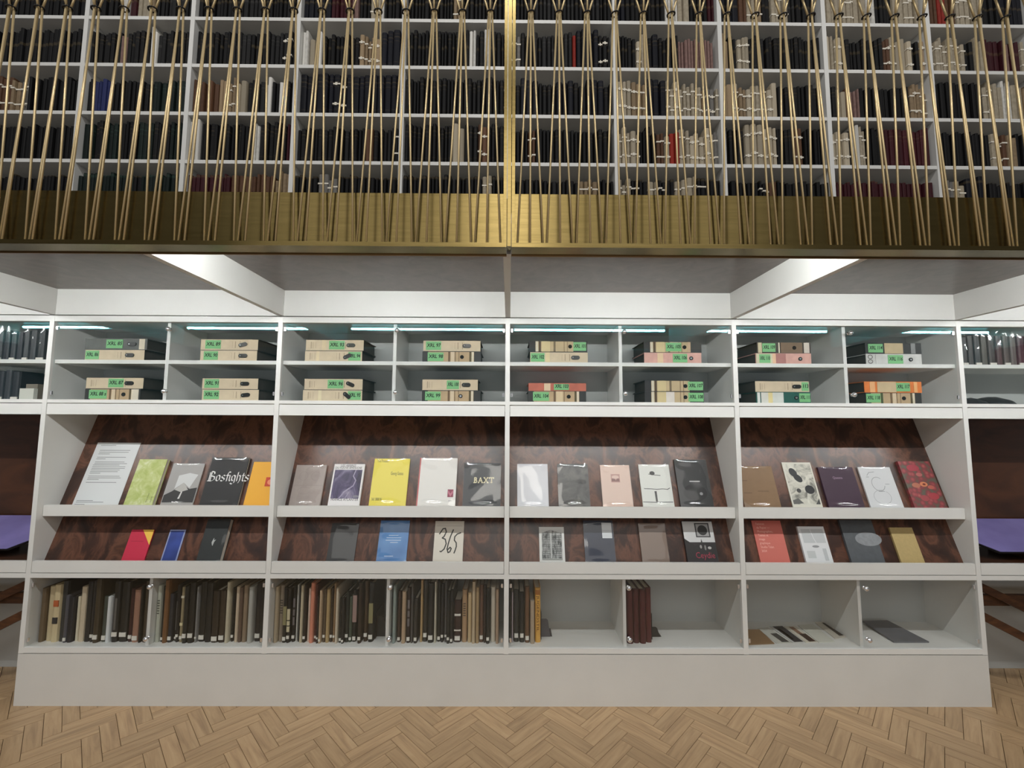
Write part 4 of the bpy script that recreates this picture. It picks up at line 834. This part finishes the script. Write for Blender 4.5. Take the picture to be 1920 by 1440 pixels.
LBL = mat((226, 222, 212), 0.7, name='spine_sticker')
def low_book(cab, i, n, x0, x1, yt, c, mk, cn):
    c = tuple(int(k*(0.62 if sum(c) < 240 else 0.85 if sum(c) < 330 else 1.04)) for k in c)
    L = atY(x0, 1203, BBY).x+0.0004; R = atY(x1, 1203, BBY).x-0.0004; W = R-L
    h = min(0.325, atY((x0+x1)/2, yt, BBY).z-Z_BB1); d = min(0.235, max(0.15, h*0.72))
    rr = random.Random(int(x0)*3+cab); y = BBY+rr.uniform(-.012, .012)
    o = inst('shelved_book', BOOK, None, (L, y, Z_BB1+0.0003), (W, d, h), mats=(mat(c, 0.5, noise=0.08, nscale=50, name='spine_cover'), PAGES))
    place = '%s from the left' % ordn(i) if i < n-1 or n < 3 else 'last at the right'
    tag(o, '%s book, %s, %s' % (cn, place, CABN[cab]), 'book', 'books in the bottom cabinets')
    def patch(name, m_, u0, u1, v0, v1, e=0.0008): return MB().box(u0, u1, -e/d-0.002, 0.03, v0, v1).build(name, m_, o, local=True)
    if mk == 1 or isinstance(mk, str) and mk not in ('JUG', 'blocks', 'marks'):
        s = min(0.021, W*0.85)/h; v = rr.uniform(.03, .10); patch('spine_label', LBL, 0.14, 0.86, v, v+s)
    if mk == 'blocks': patch('spine_print', rgb((186, 92, 48)), .15, .85, .62, .73); patch('spine_print', rgb((40, 40, 44)), .15, .85, .32, .43)
    elif mk == 'bar': patch('spine_print', rgb((96, 94, 92)), .35, .65, .2, .72)
    elif mk == 'marks':
        for q in range(6): patch('spine_print', rgb(tuple(int(k*.5) for k in c)), .25, .75, .50+q*.045, .52+q*.045)
    elif mk == 'dots': patch('spine_print', rgb((222, 216, 196)), .1, .9, .80, .84); patch('spine_print', rgb((222, 212, 170)), .1, .9, .30, .35)
    elif mk == 'olive': patch('spine_print', rgb((140, 134, 96)), .12, .88, .32, .66)
    elif mk == 'cream':
        for a, b in ((.20, .30), (.32, .40), (.42, .62)): patch('spine_print', rgb((206, 196, 164)), .12, .88, a, b)
    elif mk == 'greys':
        for a, b in ((.30, .44), (.47, .58), (.62, .78)): patch('spine_print', rgb((110, 104, 106)), .25, .75, a, b)
    elif mk == 'pink': patch('spine_print', rgb((158, 132, 126)), .02, .98, .38, .9)
    elif mk == 'whites': patch('spine_print', LBL, .08, .92, .63, .68); patch('spine_print', LBL, .05, .95, .27, .30)
    elif mk == 'JUG':
        tm = MB(); vs, fs = text_polys('JUGENDSTIL', 1.0); ww = max(a for a, _ in vs)
        # letters run down the spine; the book object is scaled, so lay them out in unit space
        tm._add([(0.30+b_*0.62, -0.004, 0.86-a_/ww*0.66) for a_, b_ in vs], fs); tm.build('lettering', rgb((92, 52, 20)), o, local=True)
        patch('spine_print', rgb((176, 112, 40)), .1, .9, .88, .97)
    return o
for cab, lst in enumerate((B1, B2, B3, B4, B5, B6)):
    for i, (x0, x1, yt, c, mk, cn) in enumerate(lst): low_book(cab, i, len(lst), x0, x1, yt, c, mk, cn)

def bookend(x, label, m_=BOOKEND, z1=0.09, lean=1):
    t = thing('bookend', label, 'bookend', (x, 0.12, Z_BB1+0.0003))
    MB().prism_y([(0.002, 0.0), (0.05, 0.0), (0.048, 0.012), (0.038, z1-0.006), (0.03, z1), (0.002, z1)], 0.0, 0.002).build('side_plate', m_, t, local=True)
    MB().box(0.0, 0.0018, -0.03, 0.09, 0.0, 0.13).build('upright_plate', m_, t, local=True)
    MB().box(0.0018, 0.06, 0.002, 0.09, 0.0, 0.0012).build('foot', m_, t, local=True)
bookend(atY(1015.5, 1200, 0.06).x, 'grey metal bookend beside the yellow Jugendstil book')
bookend(atY(1226, 1200, 0.06).x, 'small dark bookend beside the maroon volumes', BLACK, 0.05)
bookend(atY(699.5, 1195, 0.06).x, 'dark metal bookend at the end of the second left book row', BLACK, 0.10)

# things lying in the rightmost bottom cabinet
zf = Z_BB1+0.0006
def corner(px, py, z): return atZ(px, py, z)
def flat_item(name, label, cat, quad, z0, th, cover, prints=()):
    """thin booklet: quad = four floor corners (front-left, front-right, back-right, back-left)"""
    P = [atZ(px, py, z0+th) for px, py in quad]; base = Vector((sum(p.x for p in P)/4, sum(p.y for p in P)/4, z0))
    t = thing(name, label, cat, base)
    mb = MB(); mb._add([(p.x, p.y, z0) for p in P]+[(p.x, p.y, z0+th) for p in P], [(3,2,1,0),(4,5,6,7),(0,1,5,4),(1,2,6,5),(2,3,7,6),(3,0,4,7)]); mb.build('cover', cover, t)
    for u0, u1, v0, v1, c in prints:
        def q(u, v): a = P[0].lerp(P[1], u); b = P[3].lerp(P[2], u); r = a.lerp(b, v); return (r.x, r.y, z0+th+0.0003)
        MB()._add([q(u0, v0), q(u1, v0), q(u1, v1), q(u0, v1)], [(0,1,2,3)]).build('print', rgb(c), t)
    return t
flat_item('kraft_folder', 'tan kraft folder lying flat at the left of the booklets', 'folder', [(1404, 1208), (1452, 1206), (1424, 1180), (1402, 1180)], zf, 0.004, KHAKI)
flat_item('booklet', 'white booklet with dark corner lying beside the kraft folder', 'booklet', [(1456, 1206), (1484, 1205), (1440, 1176), (1420, 1178)], zf, 0.002, rgb((206, 206, 198)), [(.45, .95, .05, .6, (70, 70, 70))])
flat_item('booklet', 'booklet with black photographic cover in the middle of the fan', 'booklet', [(1487, 1205), (1508, 1204), (1466, 1173), (1443, 1174)], zf, 0.003, rgb((206, 206, 204)), [(.18, .98, .03, .97, (46, 46, 52)), (.3, .5, .2, .8, (120, 122, 126))])
flat_item('booklet', 'pale booklet with a brown picture strip in the fan', 'booklet', [(1511, 1204), (1532, 1203), (1492, 1174), (1470, 1174)], zf, 0.003, rgb((220, 214, 200)), [(.35, .95, .02, .5, (62, 40, 36)), (.3, .7, .5, .95, (150, 116, 96))])
flat_item('booklet', 'plain cream booklet lying right of the fan', 'booklet', [(1535, 1204), (1566, 1203), (1524, 1170), (1496, 1172)], zf, 0.003, rgb((214, 214, 204)))
flat_item('booklet', 'small booklet with dark band at the back right of the fan', 'booklet', [(1566, 1197), (1588, 1194), (1548, 1166), (1528, 1167)], zf, 0.003, rgb((206, 200, 188)), [(.55, .98, .1, .95, (52, 48, 46))])
cb = MB().box(0, 0.004, 0, 0.15, 0, 0.225).box(0.004, 0.0046, 0.03, 0.07, 0.10, 0.125).build('cardboard_sleeve', KHAKI.copy(), base=(0, 0, 0)); 
cb.data.materials[0].node_tree.nodes['Principled BSDF'].inputs['Roughness'].default_value = 0.8
cb.location = (1.2+PT+0.002, 0.135, Z_BB1+0.0003); cb.rotation_euler = (0, math.radians(3), 0); tag(cb, 'brown cardboard sleeve standing against the left side of the rightmost cabinet', 'folder')
# grey slab tilted against the divider
gs = thing('grey_portfolio', 'thin grey portfolio propped at a slant in the rightmost bottom cabinet', 'portfolio', (1.8+0.02, 0.1, Z_BB1+0.0003))
A, Bq = atZ(1676, 1204, Z_BB1+0.004), atZ(1742, 1204, Z_BB1+0.004)
Cq, Dq = atY(1664, 1164, 0.27), atY(1617, 1165, 0.27)
Pq = [A, Bq, Cq, Dq]; mb = MB(); mb._add([p-Vector((0, 0, .0035)) for p in Pq]+[p+Vector((0, 0, .0035)) for p in Pq], [(3,2,1,0),(4,5,6,7),(0,1,5,4),(1,2,6,5),(2,3,7,6),(3,0,4,7)])
mb.build('cover', mat((104, 106, 112), 0.45, name='portfolio_grey', noise=.08, nscale=20), gs)

# wrapped books in the outer glass cabinets
WRAP = {}
def wrapped(sg, level, specs, nm):
    for i, (x0, x1, yt, c, cn) in enumerate(specs):
        yb = 662 if level == 0 else 740
        a_, b_ = (atY(x0, yb, 0.07).x, atY(x1, yb, 0.07).x); W = b_-a_-0.001
        z = (Z_GS1 if level == 0 else Z_CB1)+0.0003; h = max(0.11, min(0.166 if level == 0 else 0.158, atY((x0+x1)/2, yt, 0.07).z-z)); d = 0.16
        o = inst('wrapped_book', BOOK, None, (a_+0.0005, 0.07, z), (W, d, h), mats=(mat(c, 0.4, noise=.15, nscale=30, name='wrapped_cover'), PAGES))
        tag(o, '%s book wrapped in clear plastic, %s, %s glass shelf at the %s edge' % (cn, ordn(i), 'upper' if level == 0 else 'lower', nm), 'book', 'plastic-wrapped books in the outer cabinets')
        MB().box(.06, .94, -.012, .02, .02, .10).build('spine_label', LBL, o, local=True) if i % 2 == 0 else None
        rr = random.Random(i*5+level*50+int(sg)); vs = []; fs = []
        for j in range(9):
            for k in range(5):
                u, v = k/4, j/8; vs.append((-.03+u*1.06, -.02-.05*rr.random()*math.sin(math.pi*u), v*1.16))
        for j in range(8):
            for k in range(4): q = j*5+k; fs.append((q, q+1, q+6, q+5))
        m_ = MB(); m_._add(vs, fs); m_.build('plastic_sleeve', SLEEVE, o, local=True, smooth=True)
wrapped(-1, 0, [(-44, -30, 615, (46, 48, 56), 'dark slate'), (-29, -14, 612, (40, 42, 50), 'blue black'), (-13, 3, 618, (52, 54, 60), 'charcoal'), (4, 16, 616, (38, 40, 48), 'blue black'), (17, 28, 625, (58, 60, 66), 'grey'), (29, 40, 622, (44, 46, 54), 'dark slate'), (41, 52, 620, (70, 72, 76), 'mid grey'), (53, 66, 616, (52, 54, 58), 'charcoal'), (67, 82, 614, (40, 42, 44), 'black')], 'left')
wrapped(-1, 1, [(-44, -28, 694, (46, 48, 54), 'dark slate'), (-27, -12, 690, (50, 50, 56), 'charcoal'), (-11, 4, 696, (44, 46, 54), 'blue black'), (5, 18, 694, (60, 62, 68), 'grey'), (19, 33, 697, (42, 44, 50), 'dark slate')], 'left')
wrapped(1, 0, [(1805, 1815, 632, (66, 64, 64), 'grey'), (1816, 1827, 628, (76, 74, 74), 'mid grey'), (1828, 1840, 629, (66, 68, 70), 'slate'), (1841, 1853, 630, (92, 88, 82), 'taupe'), (1854, 1868, 628, (70, 62, 60), 'brown grey'), (1869, 1881, 625, (84, 56, 58), 'dull maroon'), (1882, 1894, 628, (96, 84, 80), 'rose grey'), (1895, 1908, 622, (104, 92, 88), 'dusty pink'), (1909, 1924, 626, (78, 26, 40), 'wine red'), (1925, 1940, 626, (74, 24, 38), 'deep wine')], 'right')
bx_lb = thing('card_box', 'small white card box leaning beside the wrapped books at the left edge', 'box', (atY(36, 740, .06).x, .06, Z_CB1+.0003))
MB().box(0.0, 0.075, 0, 0.02, 0.0, 0.06).build('box_front', rgb((206, 206, 196)), bx_lb, local=True)
MB().box(0.01, 0.072, 0.02, 0.05, 0.0, 0.085).build('box_flap', rgb((120, 112, 100)), bx_lb, local=True)
fb = thing('folded_bag', 'folded black plastic bag on the lower glass shelf at the right edge', 'bag', (2.62, .12, Z_CB1+.0003))
def pillow(mb, x0, x1, y0, y1, z1, seed):
    rr = random.Random(seed); nx, ny = 10, 7; vs = []; fs = []
    for j in range(ny+1):
        for i in range(nx+1):
            u, v = i/nx, j/ny; e = (math.sin(math.pi*u)*math.sin(math.pi*v))**0.35
            vs.append((x0+(x1-x0)*u, y0+(y1-y0)*v, 0.001+z1*e*(0.8+0.2*rr.random())))
    n0 = len(vs); vs += [(a, b, 0.0) for a, b, _ in vs]
    for j in range(ny):
        for i in range(nx): q = j*(nx+1)+i; fs += [(q, q+1, q+nx+2, q+nx+1), (n0+q+nx+1, n0+q+nx+2, n0+q+1, n0+q)]
    rim = [i for i in range(nx+1)]+[j*(nx+1)+nx for j in range(1, ny+1)]+[ny*(nx+1)+i for i in range(nx-1, -1, -1)]+[j*(nx+1) for j in range(ny-1, 0, -1)]
    for a_, b_ in zip(rim, rim[1:]+rim[:1]): fs.append((a_, a_+n0, b_+n0, b_))
    mb._add(vs, fs)
mb = MB(); pillow(mb, -0.19, 0.0, -0.06, 0.08, 0.042, 1); mb.build('fold', mat((44, 44, 46), 0.3, name='black_plastic'), fb, local=True, smooth=True)
mb = MB(); pillow(mb, -0.02, 0.16, -0.05, 0.08, 0.046, 2); mb.build('fold', mat((44, 44, 46), 0.3, name='black_plastic'), fb, local=True, smooth=True)
